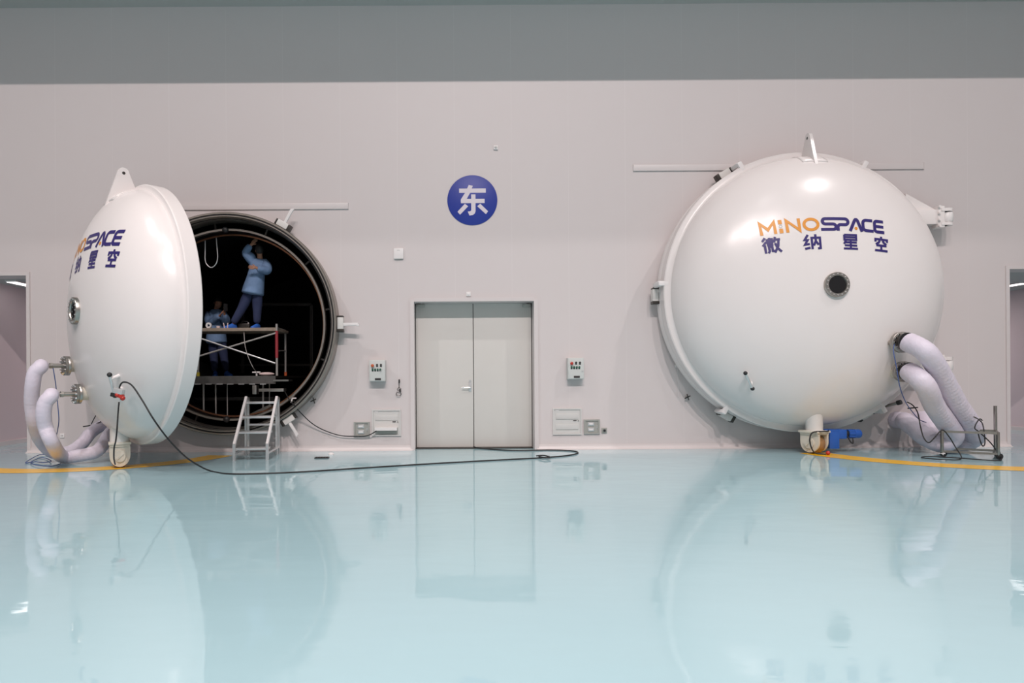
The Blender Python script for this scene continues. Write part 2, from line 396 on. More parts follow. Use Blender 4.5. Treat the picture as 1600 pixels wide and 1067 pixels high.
for px in (657.5, 823):
    c = P(px, 477.5, WT - 0.09)
    cl = G().box((c.x, WT - 0.085, c.z), (0.14, 0.06, 0.05), bev=0.006).done('door_closer', M['zinc'], door)
    s = 1 if px < 740 else -1
    G().bar((c.x, WT - 0.10, c.z + 0.03), (c.x + s * 0.1, WT - 0.14, c.z + 0.055), 0.02, 0.012).done('closer_arm', M['alu'], cl)

# yellow arcs that the door casters follow
def arc(name, ctr, r, a0, a1, wd, label):
    g = G(); n = 90; prev = None
    for i in range(n + 1):
        a = a0 + (a1 - a0) * i / n
        p = [Vector((ctr[0] + (r + s * wd / 2) * math.cos(a), ctr[1] + (r + s * wd / 2) * math.sin(a), 0.0025)) for s in (-1, 1)]
        if prev: g.face([prev[0], prev[1], p[1], p[0]])
        prev = p
    o = g.done(name, M['yellow']); return structure(o, label)
HINGE_R = Vector((AR + 1.089 * RR, YR + 0.114, ZR))
ARC_R = math.hypot(1.089, 0.221) * RR; ARC_L = math.hypot(1.089, 0.221) * RL
# ctr y is the hinge; closed caster stands towards the camera of the flange
c0 = math.atan2(-0.221, -1.089)
arc('floor_marking_line', HINGE_R, ARC_R, c0 - 0.02, c0 + math.radians(100), 0.46, 'yellow curved line on the floor from the closed chamber to the passage')
c1 = math.atan2(-0.221, 1.089)
arc('floor_marking_line', HINGE_L, ARC_L, c1 + 0.03, c1 - math.radians(115), 0.42, 'yellow curved line on the floor under the open chamber door')

# ------------------------------------------------------------------ lettering
def stroke(pts, t, n=1):
    """outline quads of a polyline of width t, as a list of small polygons"""
    out = []; m = len(pts)
    nrm = []
    for i in range(m):
        a = Vector(pts[max(i - 1, 0)]); b = Vector(pts[i]); c = Vector(pts[min(i + 1, m - 1)])
        d1 = (b - a).normalized() if i else (c - b).normalized(); d2 = (c - b).normalized() if i < m - 1 else d1
        n1 = Vector((-d1.y, d1.x)); n2 = Vector((-d2.y, d2.x)); k = n1 + n2
        if k.length < 1e-6: k = n1
        k.normalize(); q = max(0.45, k.dot(n1)); nrm.append(k / q)
    for i in range(m - 1):
        a, b = Vector(pts[i]), Vector(pts[i + 1])
        out.append([a + nrm[i] * t / 2, a - nrm[i] * t / 2, b - nrm[i + 1] * t / 2, b + nrm[i + 1] * t / 2])
    return out
def arcp(c, r, a0, a1, n=8, ry=None):
    ry = ry or r
    return [(c[0] + r * math.cos(math.radians(a0 + (a1 - a0) * i / n)), c[1] + ry * math.sin(math.radians(a0 + (a1 - a0) * i / n))) for i in range(n + 1)]
def disc(c, r, n=16): return [[(c[0] + r * math.cos(2 * PI * i / n), c[1] + r * math.sin(2 * PI * i / n)) for i in range(n)]]
def rect(x0, y0, x1, y1): return [[(x0, y0), (x1, y0), (x1, y1), (x0, y1)]]
LETTERS = []                 # (name, material, outlines) of each letter, mark and character
def letter(name, m, polys): LETTERS.append((name, m, polys))
letter('letter', 'logo_orange', stroke([(.11, 0), (.11, .90), (.565, .36), (1.02, .90), (1.02, 0)], .21))
letter('letter', 'logo_orange', rect(1.29, 0, 1.54, .34)); letter('letter_bar', 'logo_orange', rect(1.29, .68, 1.54, 1.0))
letter('letter_ring', 'zinc', stroke(arcp((1.415, .51), .10, 0, 360, 18), .035))
letter('letter', 'logo_orange', stroke([(1.83, 0), (1.83, .90), (2.65, .10), (2.65, 1.0)], .21))
letter('letter', 'logo_orange', stroke(arcp((3.45, .5), .475, 0, 360, 32, .395), .205))
letter('letter', 'logo_blue', stroke([(4.1, .10)] + arcp((4.97, .30), .20, -90, 90, 10) + arcp((4.45, .70), .20, -90, -270, 10) + arcp((5.83, .68), .22, 90, -90, 10) + arcp((5.5, .26), .2, 90, 180, 6) + [(5.3, 0)], .222))
letter('letter', 'logo_blue', stroke([(6.16, 0), (6.53, .80), (6.60, .88), (6.68, .88), (6.75, .80), (7.04, 0)], .225))
letter('letter_dot', 'logo_orange', disc((6.61, .22), .115))
letter('letter', 'logo_blue', stroke([(7.86, .89), (7.40, .89)] + arcp((7.38, .65), .24, 90, 180, 5) + arcp((7.38, .35), .24, 180, 270, 5) + [(7.92, .11)], .225))
letter('letter', 'logo_blue', stroke([(8.70, .90)] + arcp((8.2, .72), .18, 90, 180, 5) + arcp((8.2, .28), .18, 180, 270, 5) + [(8.76, .10)], .225) + rect(8.05, .40, 8.70, .61))
GLYPHS = {   # strokes in a 100 x 100 box, y downwards
    'wei': [[(20, 0), (3, 23)], [(23, 26), (2, 52)], [(13, 46), (13, 100)], [(42, 2), (42, 33)], [(29, 8), (29, 34)], [(55, 5), (55, 34)], [(24, 34), (60, 34)],
            [(25, 48), (59, 47)], [(27, 100), (34, 88), (34, 60), (51, 60), (51, 88), (61, 90)], [(74, 0), (64, 36)], [(69, 18), (99, 18)], [(90, 20), (84, 60), (62, 100)], [(69, 40), (80, 74), (99, 99)]],
    'na': [[(28, 2), (7, 36), (24, 38), (6, 68), (34, 64)], [(4, 97), (36, 89)], [(48, 100), (48, 24), (96, 24), (96, 94), (80, 96)], [(71, 0), (71, 46), (57, 76)], [(71, 46), (86, 72)]],
    'xing': [[(9, 5), (89, 5), (89, 38), (9, 38), (9, 5)], [(9, 21), (89, 21)], [(20, 42), (5, 66)], [(14, 55), (92, 55)], [(10, 75), (94, 75)], [(3, 96), (99, 96)], [(51, 40), (51, 96)]],
    'kong': [[(49, -2), (49, 14)], [(5, 36), (5, 18), (95, 18), (95, 36)], [(38, 26), (30, 40), (8, 54)], [(60, 26), (70, 40), (90, 52)], [(11, 60), (91, 60)], [(50, 60), (50, 94)], [(1, 95), (100, 95)]],
}
for ch, cx, sx, sy in (('wei', .62, 1.24, 1.14), ('na', 3.39, 1.20, 1.08), ('xing', 6.14, 1.10, 1.10), ('kong', 8.50, 1.02, 1.06)):
    letter('character', 'logo_blue', [q for st in GLYPHS[ch] for q in stroke([(cx + (x - 50) / 100 * sx, -.78 - (y - 50) / 100 * sy) for x, y in st], .150 if ch == 'xing' else .165)])

# ------------------------------------------------------------------ chambers
class Dome:
    def __init__(self, T, R, n0, H):
        self.T = T; self.R = R; self.Rd = 0.954 * R; self.n0 = n0; self.H = H
    def n(self, u, v):
        q = 1 - (u * u + v * v) / self.Rd ** 2
        return self.n0 + self.H * math.sqrt(max(q, 0.0))
    def normal(self, u, v):
        z = self.n(u, v) - self.n0
        return Vector((u / self.Rd ** 2, v / self.Rd ** 2, z / self.H ** 2)).normalized()
    def hit(self, px, py):
        inv = self.T.inverted(); o = inv @ Vector((0, -D, CAMZ)); d = inv.to_3x3() @ ray(px, py)
        k = Vector((1 / self.Rd, 1 / self.Rd, 1 / self.H)); oo = Vector((o.x, o.y, o.z - self.n0)) * k; dd = d * k
        a = dd.dot(dd); b = 2 * oo.dot(dd); c = oo.dot(oo) - 1; q = b * b - 4 * a * c
        t = (-b - math.sqrt(max(q, 0))) / (2 * a); return o + d * t
    def world(self, u, v, lift=0.0):
        return self.T @ Vector((u, v, self.n(u, v) + lift))
def decal(name, polys, dome, fmap, m, parent, lift=0.004, step=0.06):
    bm = bmesh.new()
    for p in polys:
        try:
            f = bm.faces.new([bm.verts.new((x, y, 0)) for x, y in p])
        except ValueError: pass
    xs = [v.co.x for v in bm.verts]; ys = [v.co.y for v in bm.verts]
    for ax, lo, hi in ((0, min(xs), max(xs)), (1, min(ys), max(ys))):
        c = lo + step
        while c < hi:
            co = Vector((0, 0, 0)); co[ax] = c; no = Vector((0, 0, 0)); no[ax] = 1
            bmesh.ops.bisect_plane(bm, geom=bm.verts[:] + bm.edges[:] + bm.faces[:], plane_co=co, plane_no=no, dist=1e-5)
            c += step * 2.5
    for v in bm.verts:
        u, w_ = fmap(v.co.x, v.co.y); v.co = dome.T @ (Vector((u, w_, dome.n(u, w_))) + dome.normal(u, w_) * lift)
    me = bpy.data.meshes.new(name); bm.normal_update()
    nn = dome.T.to_3x3() @ Vector((0, 0, 1))
    bmesh.ops.reverse_faces(bm, faces=[f for f in bm.faces if f.normal.dot(nn) < 0])
    bm.to_mesh(me); bm.free(); me.materials.append(m)
    o = bpy.data.objects.new(name, me); C.objects.link(o); attach(o, parent); return o
def ring_profile(r_in, r_out, z0, z1, b=0.012):
    return [(r_in, z0), (r_out - b, z0), (r_out, z0 + b), (r_out, z1 - b), (r_out - b, z1), (r_in, z1)]
def clamp(root, ctr, R, ang, yb, closed):
    """swing clamp on the chamber flange: body block, black end cylinder, white arm"""
    a = math.radians(ang); rad = Vector((math.cos(a), 0, math.sin(a))); tan = Vector((-math.sin(a), 0, math.cos(a)))
    base = Vector((ctr[0], yb, ctr[1])) + rad * (R + 0.055)
    T = frame(base, tan, rad, (0, -1, 0))
    b = G().box((0, 0, 0.0), (0.20, 0.10, 0.13), T, bev=0.012).done('clamp', M['paint_grey'], root)
    g = G(); s = 1 if 90 < ang < 270 else -1
    g.box((0.125 * s, -0.005, 0), (0.045, 0.11, 0.14), T, bev=0.006); g.done('clamp_cylinder', M['dark_metal'], b)
    G().box((-0.115 * s, -0.005, 0.0), (0.02, 0.10, 0.14), T, bev=0.004).done('clamp_plate', M['dark_metal'], b)
    g = G()
    if closed:
        g.bar(T @ Vector((-0.16 * s, 0.0, 0.0)), T @ Vector((-0.16 * s, 0.0, 0.30)), 0.09, 0.07, rad, 0.02)
        g.bar(T @ Vector((-0.16 * s, 0.03, 0.29)), T @ Vector((-0.16 * s, -0.14, 0.29)), 0.08, 0.07, (0, 1, 0), 0.02)
    else:
        g.bar(T @ Vector((-0.02, 0.04, 0.03)), T @ Vector((-0.02, 0.30, 0.05)), 0.05, 0.045, (0, 1, 0), 0.012)
        g.bar(T @ Vector((-0.02, 0.29, 0.05)), T @ Vector((0.05 * s, 0.29, 0.05)), 0.05, 0.045, (0, 1, 0), 0.012)
    g.done('clamp_arm', M['white'], b)
def bolt_circle(T, r, n, br, h, z, name, door):
    for i in range(n):
        a = 2 * PI * i / n; q = T @ Matrix.Translation((r * math.cos(a), r * math.sin(a), z)); G().lathe([(0, 0), (br, 0), (br, h), (0, h)], q, 6).done(name, M['chrome'], door)
def port(door, dome, u, v, length, rad=0.10):
    """nozzle with a bolted blank flange; returns the flange centre and outward direction"""
    b = Vector((u, v, dome.n(u, v) - 0.05)); T = dome.T @ Matrix.Translation(b)
    nk = G().lathe([(0, 0), (rad, 0), (rad, length), (0, length)], T, 32).done('nozzle', M['cream'], door)
    fr = rad * 1.55
    g = G().lathe([(0, length), (fr, length), (fr, length + 0.028), (fr * .98, length + 0.032), (fr, length + 0.036), (fr, length + 0.066), (fr * 0.95, length + 0.07), (0, length + 0.07)], T, 36).done('nozzle_flange', M['steel'], door)
    bolt_circle(T, fr * 0.82, 12, 0.013, 0.024, length + 0.068, 'flange_bolt', door)
    return T @ Vector((0, 0, length + 0.07)), (dome.T.to_3x3() @ Vector((0, 0, 1))).normalized()
def door_parts(root, dome, side, vp, handle_uv, handle_lean, logo, lug_n, cast_n, cast_rot, cast_k=1.0):
    """side +1: the hinge is at +x of the door frame. Returns the door object"""
    T = dome.T; R = dome.R; Rd = dome.Rd
    nseg = 40
    prof = [(Rd, dome.n0 - 0.03)] + [(Rd * math.cos(PI / 2 * i / nseg), dome.n0 + dome.H * math.sin(PI / 2 * i / nseg)) for i in range(nseg + 1)]
    prof[-1] = (0, prof[-1][1])
    inner = [(0, dome.n0 + dome.H - 0.04)] + [((Rd - 0.05) * math.cos(PI / 2 * (nseg - i) / nseg), dome.n0 - 0.0 + (dome.H - 0.04) * math.sin(PI / 2 * (nseg - i) / nseg)) for i in range(1, nseg + 1)] + [(Rd - 0.05, dome.n0 - 0.03)]
    door = G().lathe(prof + inner, T, 128, close=True).done('door', M['paint'], root, 30)
    b = dome.n0
    G().lathe([(Rd - 0.06, -0.10), (R - 0.015, -0.10), (R, -0.085), (R, b - 0.015), (R - 0.015, b), (Rd + 0.035, b), (Rd + 0.012, b + 0.01), (Rd - 0.01, b + 0.03), (Rd - 0.06, b + 0.0)], T, 128, close=True).done('door_flange', M['paint'], door, 35)
    # viewport
    u, v = vp; TT = T @ Matrix.Translation((u, v, dome.n(u, v) - 0.03))
    G().lathe([(0.105, 0), (0.185, 0), (0.185, 0.07), (0.180, 0.078), (0.135, 0.078), (0.128, 0.06), (0.105, 0.06)], TT, 48, close=True).done('viewport_flange', M['steel'], door)
    bolt_circle(TT, 0.158, 16, 0.009, 0.014, 0.077, 'viewport_bolt', door)
    G().lathe([(0, 0.0), (0.13, 0.0), (0.13, 0.062), (0, 0.062)], TT, 48).done('viewport_glass', M['glass'], door)
    # lifting lug standing on a pad at the top
    zz = lug_n
    q = math.sqrt(max(0, 1 - ((zz - dome.n0) / dome.H) ** 2)) * Rd
    q2 = math.sqrt(max(0, 1 - ((zz + 0.16 - dome.n0) / dome.H) ** 2)) * Rd
    LT = T @ frame((0, 0, 0), (0, 0, 1), (0, 1, 0), (1, 0, 0))          # x outwards, y up, z across the door
    top = R + 0.165
    poly = [(zz - 0.15, q - 0.03), (zz + 0.30, q2 - 0.16)] + [(zz + 0.05 + 0.075 * math.cos(a), top + 0.075 * math.sin(a)) for a in [math.radians(k) for k in range(20, 181, 20)]]
    G().prism(poly, -0.025, 0.025, LT).done('lifting_lug', M['paint'], door)
    G().cyl(LT @ Vector((zz + 0.05, top - 0.005, -0.027)), LT @ Vector((zz + 0.05, top - 0.005, 0.027)), 0.022).done('lug_eye', M['dark_metal'], door)
    pad = G()
    n = 8; rows = []
    for i in range(n + 1):
        vv = q + 0.0 - 0.0
        uu = -0.20 + 0.40 * i / n; row = []
        for k in range(5):
            f_ = zz - 0.10 + 0.34 * k / 4
            rr = math.sqrt(max(0, 1 - ((f_ - dome.n0) / dome.H) ** 2)) * Rd
            row.append((uu, math.sqrt(max(rr * rr - uu * uu, 0)), f_))
        rows.append(row)
    for i in range(n):
        for k in range(4):
            pad.bm.faces.new([pad.bm.verts.new(T @ (Vector(p) * 1.0 + Vector((0, 0.012, 0.012)))) for p in (rows[i][k], rows[i + 1][k], rows[i + 1][k + 1], rows[i][k + 1])])
    bmesh.ops.remove_doubles(pad.bm, verts=pad.bm.verts, dist=1e-4)
    po = pad.done('lug_pad', M['paint'], door); so = po.modifiers.new('thick', 'SOLIDIFY'); so.thickness = 0.03
    # grab handle
    u, v = handle_uv; n_ = dome.n(u, v); nv = dome.normal(u, v)
    tv = Vector((math.sin(handle_lean), math.cos(handle_lean), 0)); tv = (tv - nv * tv.dot(nv)).normalized(); c = Vector((u, v, n_))
    for s in (-1, 1): G(T).cyl(c + tv * 0.085 * s - nv * 0.01, c + tv * 0.085 * s + nv * 0.12, 0.026, 0.02).done('handle_mount', M['white'], door)
    G(T).cyl(c + tv * -0.13 + nv * 0.12, c + tv * 0.13 + nv * 0.12, 0.020).done('handle_bar', M['alu'], door)
    for s in (-1, 1): G(T).ball(c + tv * 0.14 * s + nv * 0.12, 0.032).done('handle_knob', M['rubber'], door)
    # lettering
    cx, cy, sc, bend = logo
    def fmap(x, y):
        s = (x - 4.45) * sc; t = y * sc; a = -2 * bend * s
        return cx + s - math.sin(a) * t * 1.0, cy - bend * s * s + t * math.cos(a)
    for i, (nm, m, polys) in enumerate(LETTERS):
        o = decal(nm, polys, dome, fmap, M[m], door, 0.004 + 0.0004 * (i % 3))
        o['label'] = {'logo_orange': 'orange', 'logo_blue': 'navy', 'zinc': 'grey'}[m] + ' ' + nm.replace('_', ' ')
    # caster under the door
    qz = math.sqrt(max(0, 1 - ((cast_n - dome.n0) / dome.H) ** 2)) * Rd
    base = T @ Vector((0, 0, cast_n)); x0, y0 = base.x, base.y
    zt = base.z - qz * 0.93
    A = Matrix.Translation((x0, y0, 0)) @ Matrix.Rotation(cast_rot, 4, 'Z') @ Matrix.Diagonal((cast_k, cast_k, 1, 1))       # wheel axle along local x
    G().lathe([(0, 0.36), (0.125, 0.36), (0.125, zt), (0, zt)], Matrix.Translation((x0, y0, 0)), 28).done('caster_pillar', M['paint_grey'], door)
    g = G(A)
    g.box((0, 0, 0.345), (0.32, 0.34, 0.035), bev=0.012); g.box((0, 0, 0.315), (0.28, 0.30, 0.03))
    for s in (-1, 1):
        pl = [(-0.155, 0.31), (0.155, 0.31)] + [(0.155 * math.cos(a), 0.175 + 0.155 * math.sin(a)) for a in [math.radians(-k) for k in range(0, 181, 15)]]
        TT = frame((s * 0.105 - 0.0175, 0, 0), (0, 1, 0), (0, 0, 1), (1, 0, 0)); g.prism(pl, 0, 0.035, TT)
    g.done('caster_fork', M['cream'], door)
    g = G(A); TT = frame((-0.075, 0, 0.152), (0, 1, 0), (0, 0, 1), (1, 0, 0))
    g.lathe([(0, 0), (0.135, 0), (0.150, 0.02), (0.150, 0.13), (0.135, 0.15), (0, 0.15)], TT, 36); g.done('caster_wheel', M['wheel'], door)
    for s in (-1, 1):
        g = G(A); g.cyl((s * 0.12, 0, 0.17), (s * 0.145, 0, 0.17), 0.085); g.bar((s * 0.148, -0.05, 0.21), (s * 0.148, 0.05, 0.13), 0.02, 0.03)
        g.done('axle_cover', M['cream'], door)
    return door
def hinge(root, door, xh, yh, z, s, R_at):
    """s: which way the hinge lies from the chamber axis"""
    g = G()
    g.box((xh, yh, z), (0.12, 0.16, 0.36), bev=0.02)
    for dz in (-0.16, -0.055, 0.055, 0.16): g.cyl((xh - s * 0.05, yh - 0.09, z + dz), (xh - s * 0.05, yh - 0.12, z + dz), 0.02)
    h = g.done('hinge', M['paint'], root)
    for dz in (-0.115, 0.115):
        g = G(); g.lathe([(0, 0), (0.10, 0), (0.10, 0.05), (0, 0.05)], Matrix.Translation((xh + s * 0.12, yh, z + dz - 0.025)), 24); g.box((xh + s * 0.06, yh, z + dz), (0.14, 0.18, 0.05))
        g.done('hinge_knuckle', M['paint'], h)
    G().lathe([(0, -0.08), (0.075, -0.08), (0.09, -0.06), (0.09, 0.06), (0.075, 0.08), (0, 0.08)], Matrix.Translation((xh + s * 0.14, yh, z)), 24).done('hinge_pin', M['white'], h)
    g = G(); x0 = xh - s * R_at
    g.box(((x0 + xh) / 2, yh, z), (abs(xh - x0), 0.14, 0.24), bev=0.01)
    pl = [(0, 0.12), (R_at * 0.9, 0.12), (R_at, 0.42), (R_at * 0.9, 0.42)]
    T = frame((xh, yh - 0.02, z), (-s, 0, 0), (0, 0, 1), (0, 1, 0)); g.prism([(0.05, 0.12), (R_at, 0.12), (R_at, 0.40)], 0, 0.04, T)
    g.done('hinge_arm', M['paint'], h)

# right chamber, closed
chamber_r = thing('vacuum_chamber', (AR, 0, 0), 'larger white round chamber with its domed door shut, orange and navy lettering in full', 'vacuum chamber')
YT = frame((AR, 0, ZR), (1, 0, 0), (0, 0, 1), (0, -1, 0))
G().lathe([(2.09, -3.0), (2.12, -3.0), (2.12, 0.1), (2.09, 0.1)], YT, 96, close=True).done('barrel', M['black'], chamber_r)
G().lathe([(0, -3.0), (2.10, -3.0), (2.10, -3.05), (0, -3.05)], YT, 64).done('barrel_end', M['black'], chamber_r)
G().lathe([(2.08, 0.0), (RR * 0.975, 0.0), (RR * 0.975, 0.10), (RR, 0.11), (RR, 0.27), (RR - 0.012, 0.285), (2.08, 0.285)], YT, 128, close=True).done('chamber_flange', M['paint'], chamber_r)
dome_r = Dome(DOOR_R, RR, 0.115, 0.949)
def px_local(T, px, py, n):
    """door coordinates of what stands at height n over the door frame in this pixel"""
    inv = T.inverted(); o = inv @ Vector((0, -D, CAMZ)); d = inv.to_3x3() @ ray(px, py); return o + d * ((n - o.z) / d.z)
vpr = dome_r.hit(1306.5, 445); hr = dome_r.hit(1170, 590)
l0 = dome_r.hit(1291, 360.5); lm = dome_r.hit(1190, 365.5); le = dome_r.hit(1391, 363)
SC = 0.2095
door_r = door_parts(chamber_r, dome_r, 1, (vpr.x, vpr.y), (hr.x, hr.y), math.radians(-22), (l0.x + 0.0, l0.y, SC, 0.055), 0.24, 0.40, math.radians(28))
for a in (60, 120, 180, 240, 300): clamp(chamber_r, (AR, ZR), RR, a, -0.19, True)
for py in (340, 571):
    hq = P(1466, py, YR + 0.1); hinge(chamber_r, door_r, hq.x, YR + 0.1, hq.z, 1, 0.55)
pr = []
for px, py, n_ in ((1411, 534.5, 1.03), (1414, 580.5, 0.93)):
    q = px_local(DOOR_R, px, py, n_); pr.append(port(door_r, dome_r, q.x, q.y, max(0.08, n_ - dome_r.n(q.x, q.y) - 0.02)))
q = dome_r.hit(1389.5, 535); nv = dome_r.normal(q.x, q.y)
g = G(DOOR_R); g.cyl(q - nv * .01, q + nv * 0.09, 0.032); g.cyl(q + nv * 0.06, q + nv * 0.10, 0.045); g.done('sensor_port', M['steel'], door_r)
SENSOR_R = DOOR_R @ (q + nv * 0.1)
# the blue drive motor beside the caster
cx_, cy_ = (DOOR_R @ Vector((0, 0, 0.40))).xy
g = G()
g.box((cx_ + 0.30, cy_ + 0.06, 0.205), (0.16, 0.20, 0.27), bev=0.02); g.box((cx_ + 0.27, cy_ + 0.06, 0.34), (0.22, 0.18, 0.07), bev=0.015)
g.box((cx_ + 0.44, cy_ + 0.06, 0.30), (0.13, 0.18, 0.15), bev=0.02)
g.done('drive_gearbox', M['motor'], door_r)
g = G(); g.cyl((cx_ + 0.56, cy_ + 0.06, 0.30), (cx_ + 0.66, cy_ + 0.06, 0.30), 0.065); g.lathe([(0, 0), (.07, 0), (.072, .08), (.06, .10), (.045, .11), (0, .11)], axis_frame((cx_ + .66, cy_ + .06, .30), (1, 0, 0)), 24)
for i in range(10):
    a = 2 * PI * i / 10; g.box((cx_ + .61, cy_ + .06 + .068 * math.cos(a), .30 + .068 * math.sin(a)), (.1, .012, .012))
g.done('drive_motor', M['motor'], door_r)
G().cyl((cx_ + 0.50, cy_ + 0.06, 0.30), (cx_ + 0.56, cy_ + 0.06, 0.30), 0.05).done('drive_coupling', M['rubber'], door_r)
g = G(); g.tube([(cx_ + .22, cy_ - .02, .36), (cx_ + .08, cy_ - .20, .36), (cx_ - .12, cy_ - .20, .35), (cx_ - .17, cy_ - .19, .25), (cx_ - .15, cy_ - .19, .12), (cx_ - .10, cy_ - .22, .03), (cx_ + .04, cy_ - .26, .016)], 0.011); g.done('drive_cable', M['rubber'], door_r)
g = G(); g.tube([(cx_ + .53, cy_ + .02, .28), (cx_ + .56, cy_ - .02, .18), (cx_ + .60, cy_ - .02, .16), (cx_ + .62, cy_ + .02, .23)], 0.010); g.done('drive_cable', M['rubber'], door_r)
G().ball((cx_ + .07, cy_ - .265, .034), .032).done('drive_cable_plug', M['red'], door_r)

# left chamber, open
chamber_l = thing('vacuum_chamber', (AL, 0, 0), 'smaller round chamber standing open, dark inside, white domed door swung wide on its hinge', 'vacuum chamber')
YTL = frame((AL, 0, ZL), (1, 0, 0), (0, 0, 1), (0, -1, 0))
CF = 0.30                                     # how far the flange stands out of the wall
RC = 1.852
G().lathe([(1.745, -5.8), (1.765, -5.8), (1.765, CF - 0.05), (1.745, CF - 0.05)], YTL, 96, close=True).done('barrel', M['black'], chamber_l)
G().lathe([(0, -5.75), (1.75, -5.75), (1.75, -5.8), (0, -5.8)], YTL, 64).done('barrel_end', M['black'], chamber_l)
G().lathe([(1.735, -0.02), (RC, -0.02), (RC, CF - 0.012), (RC - 0.012, CF), (RC - 0.035, CF), (RC - 0.036, CF - 0.03), (RC - 0.060, CF - 0.03), (RC - 0.061, CF), (1.775, CF), (1.76, CF - 0.02), (1.735, CF - 0.1)], YTL, 160, close=True).done('chamber_flange', M['flange_steel'], chamber_l)
G().lathe([(RC - 0.037, CF - 0.028), (RC - 0.059, CF - 0.028), (RC - 0.055, CF - 0.012), (RC - 0.041, CF - 0.012)], YTL, 160, close=True).done('seal_ring', M['rubber'], chamber_l)
# inner shroud with its bright front ring
def rib_shroud():
    g = G(); n = 180; prev = None; first = None
    for i in range(n):
        a = 2 * PI * i / n; r = 1.585 - (0.012 if i % 3 == 0 else 0)
        p = [YTL @ Vector((r * math.cos(a), r * math.sin(a), -0.02)), YTL @ Vector((r * math.cos(a), r * math.sin(a), -5.6))]
        v = [g.bm.verts.new(q) for q in p]
        if prev: g.bm.faces.new((prev[0], prev[1], v[1], v[0]))
        else: first = v
        prev = v
    g.bm.faces.new((prev[0], prev[1], first[1], first[0])); return g
rib_shroud().done('shroud', M['shroud'], chamber_l)
G().lathe([(0, -5.55), (1.585, -5.55), (1.585, -5.6), (0, -5.6)], YTL, 64).done('shroud_end', M['shroud'], chamber_l)
G().lathe([(1.590, 0.06), (1.622, 0.06), (1.63, 0.050), (1.63, -0.03), (1.590, -0.03)], YTL, 128, close=True).done('shroud_ring', M['flange_steel'], chamber_l)
G().lathe([(1.545, -0.14), (1.572, -0.14), (1.572, -0.16), (1.545, -0.16)], YTL, 128, close=True).done('shroud_inner_ring', mat('copper_ring', (0.35, 0.16, 0.09), 0.35, metal=0.9, linear=True), chamber_l)
for a in range(0, 360, 30):
    q = math.radians(a + 9); G().bar(YTL @ Vector((1.63 * math.cos(q), 1.63 * math.sin(q), -0.06)), YTL @ Vector((1.75 * math.cos(q), 1.75 * math.sin(q), -0.06)), 0.03, 0.03).done('shroud_bracket', M['dark_metal'], chamber_l)
for a in (92, 268): G().ball(YTL @ Vector((1.60 * math.cos(math.radians(a)), 1.60 * math.sin(math.radians(a)), 0.06)), 0.055).done('shroud_stop', M['rubber'], chamber_l)
# faint steel frame across the back of the shroud
g = G(); ya = 3.9
q0, q1 = P(398, 476, ya), P(486, 476, ya); g.bar(q0, q1, 0.06, 0.06)
for px in (380, 487): g.bar(P(px, 476, ya), P(px, 583, ya), 0.07, 0.06)
g.bar(P(372, 570, ya), P(486, 570, ya), 0.05, 0.05); g.done('inner_frame', M['dark_metal'], chamber_l)
dome_l = Dome(DOOR_L, RL, 0.095, 0.768)
sr = RL / RR
vpl = dome_l.hit(118, 487); hl = dome_l.hit(188, 597)
le = dome_l.hit(190.5, 371.5)
# the same lettering at the same share of the door
door_l = door_parts(chamber_l, dome_l, -1, (0.0, 0.02), (hl.x, hl.y), math.radians(4), (le.x - 4.30 * SC, le.y - 0.5 * SC + 0.06 * (4.30 * SC) ** 2, SC, 0.06), 0.20, 0.32, math.radians(118), 0.84)
for a in (60, 0, -57): clamp(chamber_l, (AL, ZL), RC, a, -0.19, False)
pl_ = []
for px, py, tip in ((103, 571.5, 0.82), (119, 615.5, 0.80)):
    q = px_local(DOOR_L, px, py, tip); pl_.append(port(door_l, dome_l, q.x, q.y, max(0.1, tip - dome_l.n(q.x, q.y)), 0.090))
for dz in (0.95, -0.95):
    hinge(chamber_l, door_l, HINGE_L.x + 0.05, HINGE_L.y, ZL + dz, -1, 0.20)
G().cyl((HINGE_L.x - 0.09, HINGE_L.y, 0.9), (HINGE_L.x - 0.09, HINGE_L.y, 3.4), 0.045).done('hinge_post', M['paint'], chamber_l)
#==MORE==
# ------------------------------------------------------------------ things on the back wall
def wall_frame(px, py):       # a frame on the wall: x to the right, y up, z out of the wall
    p = P(px, py); return frame(p, (1, 0, 0), (0, 0, 1), (0, -1, 0))
def wpos(px, py): return P(px, py)
# round sign
T = wall_frame(738, 313)
sg = thing('direction_sign', T.translation, 'round blue wall sign with a large white character', 'sign')
G().lathe([(0, 0), (0.424, 0), (0.424, 0.010), (0.420, 0.012), (0, 0.012)], T, 96).done('sign_disc', M['sign_blue'], sg)
k = 1 / 7.117 / S
def sp(x, y): return ((x - 413) * k, -(y - 732) * k)
g = G()
for ip, poly in enumerate([[(267, 603), (563, 603), (563, 650), (267, 650)], [(375, 562), (419, 574), (388, 652), (345, 728), (352, 745), (288, 745), (286, 722), (330, 655)],
             [(288, 719), (549, 719), (549, 765), (286, 765), (284, 735)], [(400, 668), (448, 668), (448, 855), (440, 880), (420, 896), (380, 903), (361, 858), (390, 855), (400, 845)],
             [(330, 772), (366, 800), (276, 893), (247, 860)], [(500, 772), (587, 857), (563, 889), (467, 800)]]):
    g.prism([sp(*p) for p in poly], 0.010 + ip * 0.0003, 0.0145 + ip * 0.0006, T)
g.done('sign_character', M['sign_white'], sg)
